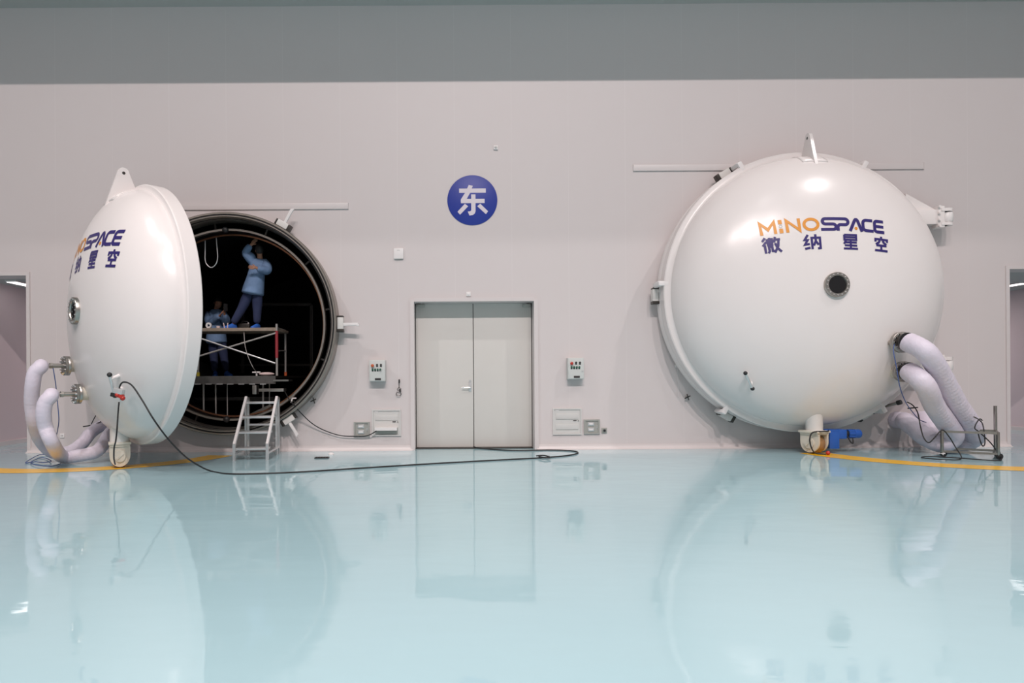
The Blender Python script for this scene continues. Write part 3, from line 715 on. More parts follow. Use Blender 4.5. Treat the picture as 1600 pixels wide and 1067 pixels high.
# small devices
def small_box(name, px, py, w_, h_, d_, m, label, cat, extra=None):
    T = wall_frame(px, py); r = thing(name, T.translation, label, cat)
    G().box((0, 0, d_ / 2), (w_, h_, d_), T, bev=min(w_, h_, d_) * 0.2).done('housing', m, r)
    if extra: extra(T, r)
    return r
def ap_extra(T, r):
    G().box((0, 0.055, 0.032), (0.05, 0.014, 0.012), T, bev=0.003).done('status_strip', M['panel'], r)
    g = G(); g.box((0, -0.094, 0.014), (0.12, 0.008, 0.02), T); g.done('lower_vent', M['zinc'], r)
small_box('wireless_access_point', 623, 396.5, 0.165, 0.18, 0.035, M['white'], 'white rounded wireless access point mounted between the open chamber and round sign', 'access point', ap_extra)
def det_extra(T, r): G().ball(T @ Vector((0, 0, 0.03)), 0.022).done('sensor_lens', M['panel'], r)
small_box('wall_sensor', 774.5, 231, 0.075, 0.07, 0.03, M['white'], 'tiny white wall sensor high up above the round blue sign', 'sensor', det_extra)
def em_extra(T, r): G().box((0, 0, 0.025), (0.04, 0.04, 0.01), T, bev=0.003).done('cover', M['white'], r)
small_box('junction_box', 732, 459.5, 0.078, 0.078, 0.022, M['white'], 'small white junction box centred just above the double door', 'junction box', em_extra)
def out_extra(T, r):
    g = G()
    for x in (-.012, .012): g.box((x, 0.0, 0.012), (0.006, 0.018, 0.006), T)
    g.done('socket_slots', M['dark_btn'], r)
small_box('power_socket', 97.5, 680.5, 0.075, 0.075, 0.012, M['white'], 'white power socket low on the wall behind the hoses of the open door', 'socket', out_extra)
def hub_extra(T, r):
    G().cyl(T @ Vector((0, 0, .012)), T @ Vector((0, 0, .03)), .03).done('socket_ring', M['steel'], r)
    G().cyl(T @ Vector((0, 0, .028)), T @ Vector((0, 0, .034)), .02).done('socket_hole', M['rubber'], r)
small_box('round_socket', 944, 672.5, 0.092, 0.092, 0.016, M['zinc'], 'small square grey plate with a round black socket, beside the shut grey outlet box', 'socket', hub_extra)
# push-button control boxes
def control_box(px, py, estop, label):
    T = wall_frame(px, py); r = thing('control_box', T.translation, label, 'control box', 'push-button control boxes on the wall')
    G().box((0, 0, 0.075), (0.27, 0.36, 0.15), T, bev=0.008).done('housing', M['box'], r)
    d = G().box((0, 0, 0.152), (0.25, 0.34, 0.012), T, bev=0.003).done('front_plate', M['box'], r)
    es = G().lathe([(0, 0), (.022, 0), (.022, .02), (.026, .022), (.026, .034), (.018, .04), (0, .04)], T @ Matrix.Translation((-0.075, 0.085, 0.157)), 24).done('emergency_stop', estop, r)
    for x in (0.0, 0.065):
        b = G().cyl(T @ Vector((x, 0.098, 0.157)), T @ Vector((x, 0.098, 0.175)), 0.017).done('push_button', M['dark_btn'], r)
        G().box((x, 0.072, 0.160), (0.03, 0.016, 0.004), T).done('button_tag', M['rubber'], b)
    for i in range(4):
        x = -0.075 + i * 0.043
        b = G().cyl(T @ Vector((x, 0.022, 0.157)), T @ Vector((x, 0.022, 0.175)), 0.016).done('push_button', M['green'], r)
        G().box((x, -0.002, 0.160), (0.028, 0.016, 0.004), T).done('button_tag', M['rubber'], b)
    G().box((0.012, -0.142, 0.160), (0.10, 0.035, 0.004), T).done('name_plate', M['dark_btn'], r)
    return T, r
T, r = control_box(591, 579.3, M['orange_red'], 'grey push-button control box on the wall beside the open chamber')
g = G(); g.bar(T @ Vector((.045, -.03, .172)), T @ Vector((.085, .035, .172)), .012, .004); g.done('paper_tag', M['white'], r)
T, r = control_box(897.5, 575.8, M['red'], 'grey push-button control box on the wall right of the double door')
G().cyl(T @ Vector((.105, -.045, .155)), T @ Vector((.105, -.045, .165)), .012).done('box_lock', M['alu'], r)
# recessed distribution panels with flap doors
def flap_panel(px, py, open_flap, label):
    T = wall_frame(px, py); r = thing('distribution_panel', T.translation, label, 'electrical panel', 'flush electrical panels beside the double door')
    W, H = 0.49, 0.45
    g = G()
    for x in (-W / 2 + .012, W / 2 - .012): g.box((x, 0, .012), (.024, H, .024), T)
    for y in (-H / 2 + .012, H / 2 - .012): g.box((0, y, .012), (W - .048, .024, .024), T)
    g.done('panel_frame', M['panel'], r)
    G().box((0, 0, .006), (W - .05, H - .05, .012), T).done('panel_door', M['panel'], r)
    for y in (0.085, -0.09):
        if open_flap and y < 0:
            f = G(); f.box((0, -.080, .065), (.375, .008, .10), T); f.box((0, -.105, .115), (.375, .04, .006), T); f.done('open_flap', M['white'], r)
            G().box((0, -.14, .014), (.38, .11, .006), T).done('flap_recess', M['zinc'], r)
        else:
            G().box((0, y, .015), (.38, .09, .008), T, bev=.002).done('flap', M['panel'], r)
            G().box((0, y - .047, .014), (.38, .004, .008), T).done('flap_gap', M['zinc'], r)
    G().box((.13, .015, .016), (.055, .014, .006), T).done('rating_label', M['dark_btn'], r)
    G().cyl(T @ Vector((.19, .013, .012)), T @ Vector((.19, .013, .024)), .009).done('panel_lock', M['steel'], r)
    G().box((-.17, .185, .014), (.06, .018, .004), T).done('paper_label', M['white'], r)
    return r
flap_panel(604, 660.3, True, 'grey wall panel with its lower flap propped open and a cable plugged in')
flap_panel(886, 658.3, False, 'grey wall panel with two shut flaps right of the double door')
# small grey outlet boxes
def outlet_box(px, py, label):
    T = wall_frame(px, py); r = thing('outlet_box', T.translation, label, 'outlet box', 'small grey outlet boxes low on the wall'); W, H = .27, .245
    g = G()
    for x in (-W / 2 + .014, W / 2 - .014): g.box((x, 0, .014), (.028, H, .028), T)
    for y in (-H / 2 + .012, H / 2 - .012): g.box((0, y, .014), (W - .056, .024, .028), T)
    g.done('box_frame', M['zinc'], r)
    G().box((0, 0, .007), (W - .056, H - .048, .014), T).done('box_back', M['zinc'], r)
    for y in (.048, -.048):
        s_ = G().box((-.015, y, .019), (.105, .06, .012), T, bev=.003).done('socket', M['alu'], r)
        G().box((-.015, y, .026), (.07, .026, .003), T).done('socket_cover', M['white'], s_)
    G().box((.09, -.0, .018), (.012, .05, .008), T).done('box_latch', M['alu'], r)
outlet_box(565.5, 670.3, 'small grey outlet box on the wall, crossed by the hanging cable')
outlet_box(924.5, 666.5, 'small grey outlet box between the shut wall panel and the round socket')
# flat trim rails above the chambers
def rail(pxa, pxb, pya, pyb, label):
    a, b = P(pxa, pya), P(pxb, pyb); z = (a.z + b.z) / 2; r = thing('wall_rail', ((a.x + b.x) / 2, 0, z), label, 'wall rail', 'long white wall rails above the chambers')
    G().box(((a.x + b.x) / 2, -0.014, z), (b.x - a.x, 0.028, 0.105), bev=0.004).done('rail_profile', M['frame'], r)
    for x in (a.x - 0.003, b.x + 0.003): G().box((x, -0.015, z), (0.006, 0.032, 0.112)).done('end_cap', M['frame'], r)
rail(200, 544, 324.5, 321.8, 'long white wall rail running above the smaller open chamber')
rail(989.5, 1442, 262.5, 260.3, 'long white wall rail running above the larger shut chamber')
# a tangle of cable and keys hanging from a hook
T = wall_frame(624, 600)
r = thing('hanging_cable', T.translation, 'short black cable with loops hanging from a wall hook beside the double door', 'cable')
G().box((0, .05, .025), (.022, .06, .05), T, bev=.006).done('hook', M['rubber'], r)
g = G(T); g.tube([(0, .06, .04), (-.006, 0, .035), (-.002, -.05, .03), (-.03, -.08, .03), (-.02, -.11, .03), (.02, -.10, .03), (.025, -.075, .03), (0, -.06, .03)], .005, 8)
g.tube([(0, -.08, .03), (.0, -.13, .03), (-.045, -.15, .03), (-.05, -.185, .03), (-.01, -.20, .03), (.03, -.18, .03), (.025, -.15, .03), (.005, -.12, .03)], .005, 8); g.done('cable_loop', M['dark_metal'], r)
G().box((.018, -.11, .03), (.022, .05, .012), T, bev=.003).done('plug', M['dark_btn'], r)
# small valves on the wall beside each chamber
def valve(px, py, label):
    T = wall_frame(px, py); r = thing('wall_valve', T.translation, label, 'valve', 'small black wall valves')
    G().cyl(T @ Vector((0, 0, 0)), T @ Vector((0, 0, .06)), .018).done('valve_body', M['steel'], r)
    g = G(T); g.bar((-.05, -.02, .065), (.045, .025, .065), .018, .012, (0, 0, 1)); g.bar((.02, -.05, .06), (-.01, .055, .06), .014, .012, (0, 0, 1)); g.done('valve_lever', M['dark_metal'], r)
valve(491, 625.5, 'small black wall valve between the open chamber and the outlet boxes')
valve(1072.5, 620.5, 'small black wall valve low beside the shut larger chamber')
def stud(px, py, label):
    T = wall_frame(px, py); r = thing('wall_fitting', T.translation, label, 'fitting')
    G().box((0, 0, .02), (.09, .05, .04), T, bev=.006).done('fitting_body', M['white'], r)
    G(T).cyl((0, -.02, .02), (.008, -.52, .02), .003, seg=6).done('pull_wire', M['white'], r)
stud(1058, 572, 'white bracket with a thin hanging wire on the wall left of the shut chamber')

# ------------------------------------------------------------------ cables
def cable(name, pts, r, m, label, cat='cable', seg=8, smooth=8):
    o = G().tube(pts, r, seg, smooth).done(name, m, None, 60); return tag(o, label, cat)
RAD = 0.0105
hnd = DOOR_L @ (Vector((hl.x, hl.y, dome_l.n(hl.x, hl.y))) + dome_l.normal(hl.x, hl.y) * 0.17)
depth_h = hnd.y
pts = [P(188, 613, depth_h - .02), P(187, 604, depth_h - .03), P(193, 597, depth_h - .03), P(206, 602, depth_h - .06), P(222, 625, depth_h - .12), P(240, 655, depth_h - .15)]
fl = [(262, 685), (288, 712), (310, 727), (330, 736), (355, 740), (400, 740), (470, 737.2), (560, 731.5), (680, 724), (790, 718), (842, 715.3), (885, 711.8), (903, 707.5), (893, 704.2), (860, 703.0), (800, 703.6), (765, 702.9), (744, 700.2)]
low = []
for px, py in fl:
    q = FL(px, py, RAD)
    if px < 330: # hanging part, between the handle and the floor
        f_ = (px - 240) / 100; yy = (depth_h - .15) * (1 - f_) + FL(340, 738, RAD).y * f_; q = P(px, py, yy)
    low.append(q)
low[-1] = Vector((P(740, 690, .3).x, 0.25, 0.03)); low[-2] = FL(752, 700.6, RAD)
cable('power_cable', pts + low, RAD, M['rubber'], 'long black cable from the open door handle across the floor to the double door')
q0 = [FL(842, 715.3, RAD), FL(852, 717.2, RAD), FL(860, 716.2, RAD), FL(850, 713.6, RAD), FL(838, 714.2, RAD)]
cable('cable_tail', [p + Vector((0, 0, .02)) for p in q0], .010, M['rubber'], 'small loop of black cable lying on the long floor cable before the double door')
pts = [P(443, 607, 0.05), P(450, 621, -.25), P(457, 630, -.34), P(470, 645, -.20), P(487, 661, -.10), P(505, 671.5, -.06), P(530, 680, -.05), P(552, 681.6, -.05), P(572, 681, -.06), P(583, 676.5, -.09), P(589, 672, -.10)]
cable('extension_lead', pts, .0085, M['rubber'], 'thin black cable drooping from inside the open chamber to the flap of the wall panel')
# plug box and cable on the left door handle
r = thing('plug_connector', hnd, 'grey and red plug connector hanging on the handle of the open chamber door', 'connector')
A = P(186, 611, depth_h - .03); T = frame(A, (1, 0, 0), (0, 0, 1), (0, -1, 0)) @ Matrix.Rotation(math.radians(-14), 4, 'Z')
G().box((.0, .0, 0), (.12, .07, .08), T, bev=.01).done('plug_body', M['alu'], r)
G().box((-.045, -.06, 0), (.07, .05, .08), T, bev=.008).done('plug_socket', M['rubber'], r)
g = G(T); g.box((.04, -.055, 0), (.06, .05, .07), bev=.012); g.ball((.065, -.075, 0), .032); g.ball((.0, -.05, .02), .03); g.done('plug_cap', M['red'], r)
cable('control_cable', [P(186, 628, depth_h - .03), P(184.5, 645, depth_h - .04), P(183, 668, depth_h - .06), P(181, 688, depth_h - .05), P(178.5, 699, depth_h), P(178, 715, depth_h + .02), P(180, 726, depth_h)], .010, M['rubber'],
      'short black cable hanging down from the plug to the caster of the open door')

# ------------------------------------------------------------------ hoses
def wrap(d): return 1 + 0.030 * abs(math.sin(d * PI / 0.065)) ** 0.5 + 0.012 * math.sin(d * 6.1) + 0.006 * math.sin(d * 23)
def hose(start, outv, pts, rad, lead, label, m=None, black_ring=True):
    r = thing('insulated_hose', start, label, 'hose', 'white wrapped hoses')
    s0 = start; s1 = start + outv * lead
    g = G(); g.cyl(s0 - outv * .005, s0 + outv * lead * .55, .032); g.cyl(s0 + outv * lead * .5, s0 + outv * lead * .62, .045, seg=6); g.cyl(s0 + outv * lead * .6, s1 + outv * .02, .024)
    g.done('metal_coupling', M['steel'], r)
    G().tube([s1] + pts, rad, 24, 10, wrap).done('wrapped_tube', m or M['wrap'], r, 70)
    if black_ring: G().cyl(s1 - outv * .008, s1 + outv * .015, rad * .98, seg=24).done('end_band', M['rubber'], r)
    return r
# right: two hoses from the shut door down to the cart, then back to the wall
c, o_ = pr[0]
hose(c, o_, [P(1440, 545, -1.72), P(1455, 560, -1.72), P(1474, 592, -1.54), P(1494, 629, -1.32), P(1516, 662, -1.12), P(1522, 683, -.95), P(1498, 692, -.74), P(1468, 682, -.56), P(1452, 667, -.40)] + [Vector((P(1446, 656, -.2).x, y_, P(1446, 656, -.2).z)) for y_ in (-.22, -.12, -.006)],
     .138, .10, 'white wrapped hose from the upper port of the shut door, farther over the cart')
c, o_ = pr[1]
hose(c, o_, [P(1436, 592, -1.66), P(1448, 607, -1.66), P(1460, 634, -1.42), P(1478, 660, -1.20), P(1490, 681, -1.05), P(1473, 693, -.94), P(1448, 684, -.82), P(1428, 668, -.54), P(1416, 659, -.36)] + [Vector((P(1412, 657, -.2).x, y_, P(1412, 657, -.2).z)) for y_ in (-.22, -.12, -.006)],
     .138, .10, 'white wrapped hose from the lower port of the shut door, nearer the chamber')
# left: two hoses from the open door down to the floor and back up behind the door
c, o_ = pl_[0]; d0 = c.y + o_.y * .28
hose(c, o_, [P(63, 573.5, d0 - .08), P(54.5, 583, d0 - .11), P(51, 602, d0 - .10), P(49.5, 630, d0 - .02), P(54, 662, d0 + .12), P(65, 690, -1.45), P(84, 707, -1.30), P(108, 706, -1.20), P(128, 693, -1.0), P(142, 676, -.75), P(160, 665, -.40), P(178, 662, -.05)],
     .092, .28, 'white wrapped hose from the upper port of the open door, outer of two')
c, o_ = pl_[1]; d0 = c.y + o_.y * .28
hose(c, o_, [P(79, 619.5, d0 - .08), P(71, 629, d0 - .11), P(68, 646, d0 - .10), P(71, 667, d0 - .04), P(82, 693, d0 + .02), P(97, 713, -1.66), P(122, 712, -1.55), P(150, 705.5, -1.40), P(163, 691, -1.15), P(172, 676, -.75), P(184, 668, -.3), P(192, 666, -.05)],
     .092, .28, 'white wrapped hose from the lower port of the open door, nearer the caster')
# blue wires
cable('blue_wire', [SENSOR_R, P(1396, 548, -1.62), P(1401, 575, -1.66), P(1406, 604, -1.62), P(1414, 626, -1.50), P(1423, 640, -1.35), P(1436, 655, -1.1), P(1447, 660, -.75)], .0065, M['blue_wire'], 'blue wire hanging from the small port of the shut chamber door')
cc = pl_[0][0]; dd = pl_[1][0].y
cable('blue_wire', [P(83, 575, cc.y - .15), P(87, 600, cc.y - .1), P(90, 630, cc.y), P(92, 655, cc.y), P(90, 672, cc.y + .1), P(86, 690, -1.3)], .0065, M['blue_wire'], 'blue wire running down beside the outer hose of the open door')
w0 = [(92, 714), (75, 711), (62, 710.5), (50, 716), (40, 723), (55, 721.5), (68, 722.5), (80, 720), (66, 715), (48, 722), (60, 727), (82, 728), (95, 724)]
cable('blue_wire', [FL(px, py, .012 + .004 * (i % 4)) for i, (px, py) in enumerate(w0)], .0065, M['blue_wire'], 'tangle of blue wire lying on the floor beside the yellow line')
# strips of black tape / struts behind the left hoses
cable('cable_stay', [P(130, 666.5, -.62), P(146, 663.5, -.62), P(161, 657.5, -.55)], .010, M['rubber'], 'short black strip lying over the hose behind the open door', smooth=4)
cable('cable_stay', [P(143, 662, -.62), P(147, 654, -.45), P(152, 645, -.30)], .008, M['rubber'], 'thin black rod leaning up against the hose behind the open door', smooth=4)

# ------------------------------------------------------------------ cart at the right
fa, fb = FL(1472, 713.5), FL(1559.5, 718)
cx1 = (fb - fa).normalized(); cx2 = Vector((-cx1.y, cx1.x, 0)); wd = (fb - fa).length; dp = .50; yc = (fa.y + fb.y) / 2; t = .034
cart = thing('steel_cart', (fa + fb) / 2 + cx2 * dp / 2, 'stainless steel frame cart on casters carrying the hoses', 'cart')
def CP(a, b, z): return fa + cx1 * (a * wd) + cx2 * (b * dp) + Vector((0, 0, z))
zt = P(1472, 674, fa.y).z; zb = P(1472, 705, fa.y).z
ends = [(0, 0), (1, 0), (0, 1), (1, 1)]
for i, (a, b) in enumerate(ends):
    top = P(1556, 634, CP(1, 1, 0).y).z if i == 3 else zt + t / 2
    G().bar(CP(a, b, zb - .02), CP(a, b, top), t, t, (0, 1, 0), bev=.004).done('post', M['steel'], cart)
for z in (zt, zb):
    for b in (0, 1): G().bar(CP(0, b, z), CP(1, b, z), t * .95, t * .95).done('rail', M['steel'], cart)
    for a in (0, 1): G().bar(CP(a, 0, z), CP(a, 1, z), t * .95, t * .95).done('rail', M['steel'], cart)
for i, (a, b) in enumerate(ends):
    p = CP(a, b, 0); c_ = G(); c_.box((p.x, p.y, zb - .03), (.06, .06, .012)); c_.bar((p.x, p.y, zb - .025), (p.x + .02, p.y, .045), .05, .035, (0, 1, 0)); co = c_.done('caster', M['white'] if i == 0 else M['dark_metal'], cart)
    G().cyl((p.x + .02, p.y - .015, .045), (p.x + .02, p.y + .015, .045), .045, seg=24).done('caster_wheel', M['rubber'], co)
cable('black_cable', [P(1417, 628, -1.2), P(1426, 633, -1.25), P(1434, 645, -1.3), P(1438, 665, -1.4), P(1443, 683, -1.5), P(1451, 691.5, -1.55), P(1460, 684, yc - .05), P(1472, 672, yc - .05), P(1482, 681, yc - .06), P(1492, 697, yc - .08), FL(1502, 716, .02), FL(1480, 718.2, .015), FL(1450, 716.2, .015), FL(1440, 714.3, .015), FL(1455, 713.2, .015), FL(1500, 715.8, .015), FL(1555, 719.3, .015), FL(1565, 717, .02), P(1561, 710, yc - .06), P(1548, 692, yc - .06), P(1530, 675, yc - .05), P(1523, 668, yc + .05), P(1530, 655, yc + .1), P(1535, 657, yc + .1)], .0085, M['rubber'],
      'black cable looping from the shut chamber door over the steel cart to the floor')
cable('black_cable', [P(1528, 676, yc - .05), P(1532, 690, yc - .05), P(1536, 697, yc - .05), P(1539, 690, yc - .05), P(1536, 665, yc + .02), P(1530, 656, yc + .1), P(1521, 651, yc + .15)], .0085, M['rubber'], 'loop of black cable hanging over the top rail of the cart')
cable('cable_stay', [P(1418, 638, -1.0), P(1428, 637, -1.05), P(1434, 636.5, -1.05)], .010, M['rubber'], 'short black rod clipped to the blue wire of the shut door', smooth=4)
r = thing('pipe_stub', P(1400, 630, -.1), 'metal pipe stub with a coupling, low on the wall under the shut door', 'pipe')
G().cyl(P(1360, 641, -.05), P(1402, 629.5, -.55), .026).done('pipe', M['steel'], r)
G().cyl(P(1402, 629.5, -.55), P(1408, 628, -.60), .038).done('coupling', M['rubber'], r)

# ------------------------------------------------------------------ step ladder in front of the open chamber
fl_, fr_, rl_, rr_ = FL(366, 720), FL(417.6, 719.2), FL(377, 709.2), FL(427.4, 708)
lad = thing('step_ladder', ((fl_ + rr_) / 2), 'aluminium step ladder with four treads standing before the open chamber', 'step ladder')
xa, xb = fl_.x, fr_.x
ux = (fr_ - fl_).normalized(); uy = (rl_ - fl_); uy = (uy - ux * uy.dot(ux)); dpt = uy.length; uy.normalize(); wdt = (fr_ - fl_).length
def LP(a, b, z): return Vector((fl_.x, fl_.y, 0)) + ux * (a * wdt) + uy * (b * dpt) + Vector((0, 0, z))
zl = P(366, 694, fl_.y).z; zt_ = P(376.5, 621, fl_.y + .75 * dpt).z
for a in (0, 1):
    G().bar(LP(a, 0, 0), LP(a, 0, zl), .038, .038).done('front_leg', M['alu'], lad)
    G().bar(LP(a, 0, zl - .01), LP(a, .86, zt_), .038, .045).done('side_rail', M['white'], lad)
    G().bar(LP(a, 1, 0), LP(a, 1, zt_ - .02), .04, .04).done('rear_leg', M['alu'], lad)
    G().bar(LP(a, .80, .0), LP(a, .80, zt_ - .1), .028, .028).done('middle_post', M['alu'], lad)
    G().bar(LP(a, 0, .11), LP(a, 1, .11), .03, .03).done('foot_rail', M['alu'], lad)
    G().bar(LP(a, .86, zt_ - .02), LP(a, 1, zt_ - .02), .038, .038).done('top_rail', M['alu'], lad)
for py in (699, 675.5, 653, 631):
    z = P(392, py, fl_.y + .3 * dpt).z; f_ = max(0, (z - zl)) / (zt_ - zl) * .86
    b0 = min(f_ + .02, .8); b1 = min(b0 + .26, 1.0)
    G().box((0, 0, 0), (wdt * .98, dpt * (b1 - b0), .035), frame(LP(.5, (b0 + b1) / 2, z), ux, uy, (0, 0, 1)), bev=.004).done('tread', M['alu'], lad)
G().bar(LP(0, 1, .48), LP(1, 1, .48), .03, .03).done('rear_brace', M['alu'], lad)
# things on the floor
r = thing('floor_plate', FL(503, 715.8), 'small black slotted plate lying on the floor before the open chamber', 'plate')
p = FL(503, 715.8); T = Matrix.Translation(p) @ Matrix.Rotation(math.radians(4), 4, 'Z')
G().box((0, 0, .008), (.22, .10, .016), T, bev=.004).done('plate', M['rubber'], r)
g = G(T)
for i in range(5): g.box((-.08 + i * .04, 0, .018), (.02, .07, .006))
g.done('plate_ribs', M['dark_btn'], r)
p = FL(517.5, 710.8, .0)
tag(G().lathe([(0, 0), (.045, 0), (.045, .02), (.03, .035), (0, .035)], Matrix.Translation(p), 20).done('plastic_disc', M['white']), 'small white round plastic disc on the floor near the wall', 'disc')

# ------------------------------------------------------------------ inside the open chamber
YBN = 0.06                                    # front of the test bench
def shroud_z(x): return ZL - math.sqrt(max(0.05, 1.585 ** 2 - (x - AL) ** 2))
bench = thing('test_bench', (AL, YBN + 1.2, shroud_z(AL)), 'dark metal bench floor across the inside of the open chamber', 'bench')
bx0, bx1 = P(270, 590, YBN).x, P(431, 590, YBN).x
zt1 = P(350, 587.5, YBN).z; zb1 = P(350, 600, YBN).z
G().box(((bx0 + bx1) / 2, YBN + 1.5, zt1 - .02), (bx1 - bx0, 3.0, .04)).done('deck', M['dark_metal'], bench)
G().box(((bx0 + bx1) / 2, YBN - .01, (zt1 + zb1) / 2), (bx1 - bx0, .03, zt1 - zb1)).done('front_channel', M['dark_steel'], bench)
g = G()
for px in range(292, 425, 17): a = P(px, 600.5, YBN - .03); g.box((a.x, YBN - .03, a.z + .004), (.10, .012, .012))
g.done('edge_clips', M['alu'], bench)
for px, py0, py1, rr in ((318, 601, 641, .018), (337, 601, 639, .014), (355, 601, 635, .010), (294, 601, 630, .012), (411, 601, 648, .020), (421, 612, 640, .012)):
    a = P(px, py0, YBN + .25); z1 = max(shroud_z(a.x), P(px, py1, YBN + .25).z - .35)
    G().cyl((a.x, YBN + .25, zb1), (a.x, YBN + .25, shroud_z(a.x) + .005), rr).done('leg', M['scaf'], bench)
G().box((P(360, 623, YBN + .8).x, YBN + .8, P(360, 623, YBN + .8).z), (1.6, .06, .06)).done('cross_beam', M['dark_metal'], bench)
a, b = P(404, 609.5, YBN - .12), P(443, 609.5, YBN - .12)
G().box(((a.x + b.x) / 2, YBN - .02, a.z), (b.x - a.x, .2, .05), bev=.005).done('side_shelf', M['steel'], bench)
a = P(397, 610, YBN - .12); G().box((a.x, YBN - .03, a.z + .01), (.07, .16, .15), bev=.006).done('side_bracket', M['steel'], bench)
a, b = P(428, 594.5, YBN), P(452, 594.5, YBN); G().box(((a.x + b.x) / 2, YBN + .1, a.z), (b.x - a.x, .3, .03)).done('side_tray', M['steel'], bench)
r = thing('steel_bar', P(412, 640, .2), 'steel bar leaning inside the lower lip of the open chamber', 'bar')
G().bar(P(393, 648, .25), P(425, 633, .1), .05, .05, bev=.005).done('bar_profile', M['steel'], r)
r = thing('white_bracket', P(458, 620, -.1), 'small white bracket on the lower rim inside the open chamber', 'bracket')
g = G(); g.bar(P(455, 629, -.05), P(457, 622, -.05), .02, .02); g.bar(P(457, 622, -.05), P(463, 622, -.05), .02, .02); g.done('bracket_angle', M['white'], r)
# scaffold on the bench
YS = 0.14
scaf = thing('scaffold', P(380, 588, YS), 'low tube scaffold with a plank top and crossed braces inside the open chamber', 'scaffold')
zs = P(380, 514.5, YS).z; z0 = zt1
sx0, sx1 = P(262, 514, YS).x, P(435, 514, YS).x
G().box(((sx0 + sx1) / 2 - .02, YS + .42, zs), (sx1 - sx0 - .03, .84, .05), bev=.006).done('plank_top', M['plank'], scaf)
G().box(((sx0 + sx1) / 2 - .02, YS - .01, zs - .002), (sx1 - sx0 - .03, .03, .055)).done('front_ledger', M['plank'], scaf)
xp = P(432.5, 550, YS).x; zr1, zr0 = P(432, 517, YS).z, P(432, 559, YS).z
G().cyl((xp, YS, z0), (xp, YS, zs + .09), .021).done('post', M['scaf'], scaf)
G().cyl((xp, YS, zr0), (xp, YS, zr1), .027).done('post_sleeve', M['scaf_red'], scaf)
yb_ = YS + .84; xq = P(446, 550, yb_).x
G().cyl((xq, yb_, z0), (xq, yb_, zs + .02), .020).done('post', M['scaf'], scaf)
xl = P(309.5, 550, YS + .3).x
G().cyl((xl, YS + .3, z0), (xl, YS + .3, zs), .020).done('post', M['scaf'], scaf)
G().cyl((xl, YS + .3, z0), (xl, YS + .3, z0 + .07), .026).done('post_foot', M['yellow_clip'], scaf)
G().cyl((xq, yb_, z0), (xq, yb_, z0 + .07), .026).done('post_foot', M['orange_red'], scaf)
G().cyl((xp, YS, zs + .02), (xq, yb_, zs + .03), .016).done('end_ledger', M['scaf'], scaf)
G().cyl(P(434, 548, YS), P(446, 548, yb_), .010).done('end_rung', M['scaf'], scaf)
G().cyl(P(293, 522, YS - .04), P(430, 567.5, YS - .04), .015).done('brace', M['alu'], scaf)
G().cyl(P(296, 561, YS - .01), P(432, 520, YS - .01), .015).done('brace', M['scaf'], scaf)
# loose things in the chamber
def tpost(px, pyt, pyb, y, label):
    a, b = P(px, pyb, y), P(px, pyt, y); r = thing('t_post', a, label, 'post', 'small white posts on the bench')
    G().cyl((a.x, y, zt1), b, .016).done('stem', M['white'], r); G().box(b, (.14, .06, .025), bev=.008).done('crossbar', M['white'], r)
tpost(302.5, 577, 588, YBN + .12, 'small white T-shaped post beside the open door edge')
tpost(401, 581.5, 588, YBN + .3, 'small white T-shaped post beside the pale cloth roll')
a = P(416.5, 585.3, YBN + .2)
tag(G().ball((a.x, a.y, zt1 + .032), .032, 18, (4.3, 2.0, 1.0)).done('cloth_roll', M['pink']), 'pale rolled cloth lying on the bench beside the scaffold post', 'cloth')
cable('thin_cable', [P(381, 517, YS + .02), P(383, 540, YS - .06), P(388, 558, YS - .1), P(396, 575, YS - .2), P(401, 581, YBN + .28)], .006, M['scaf'], 'thin grey cable drooping from the scaffold plank to the small white post')
ylp = 0.25
cable('hanging_loop', [P(320.5, 375, ylp), P(320.5, 395, ylp), P(320.5, 405, ylp), P(323, 413, ylp), P(330, 418, ylp), P(337, 413, ylp), P(340, 403, ylp), P(339, 385, ylp), P(337.5, 368, ylp)], .010, M['alu'], 'thin pale cable loop hanging from the roof of the open chamber')
a = P(382.5, 506, 0.62); r = thing('tool_box', a, 'dark tool box on the scaffold plank between the feet of the raised-arm person', 'tool box')
G().box((a.x, a.y, zs + .025 + .055), (.20, .14, .11), bev=.01).done('box_body', M['dark_metal'], r)
G().tube([(a.x - .06, a.y, zs + .13), (a.x - .05, a.y, zs + .17), (a.x + .05, a.y, zs + .17), (a.x + .06, a.y, zs + .13)], .008).done('box_handle', M['rubber'], r)
G().ball((a.x + .07, a.y - .02, zs + .025 + .115), .014).done('indicator_lamp', M['white'], r)
a = P(326.3, 506.5, YS + .05)
tag(G().lathe([(.022, -.02), (.05, -.02), (.05, .02), (.022, .02)], axis_frame((a.x, a.y, zs + .025 + .05), (0, 1, 0)), 24, close=True).done('tape_roll', M['white']), 'white roll of tape standing on the scaffold plank', 'tape roll')
a = P(341, 509, YS + .05)
tag(G().lathe([(.016, 0), (.032, 0), (.032, .04), (.016, .04)], Matrix.Translation((a.x, a.y, zs + .025)), 20, close=True).done('tape_roll', M['pink']), 'smaller pale roll of tape lying on the scaffold plank', 'tape roll')
r = thing('hand_tool', P(352, 508, YS + .1), 'pair of small upright tools standing on the scaffold plank', 'tool')
for dx in (0, .05): a = P(351, 510, YS + .1); G().cyl((a.x + dx, a.y, zs + .025), (a.x + dx * 1.5 - .02, a.y, zs + .12), .009).done('tool_shaft', M['pink'], r)

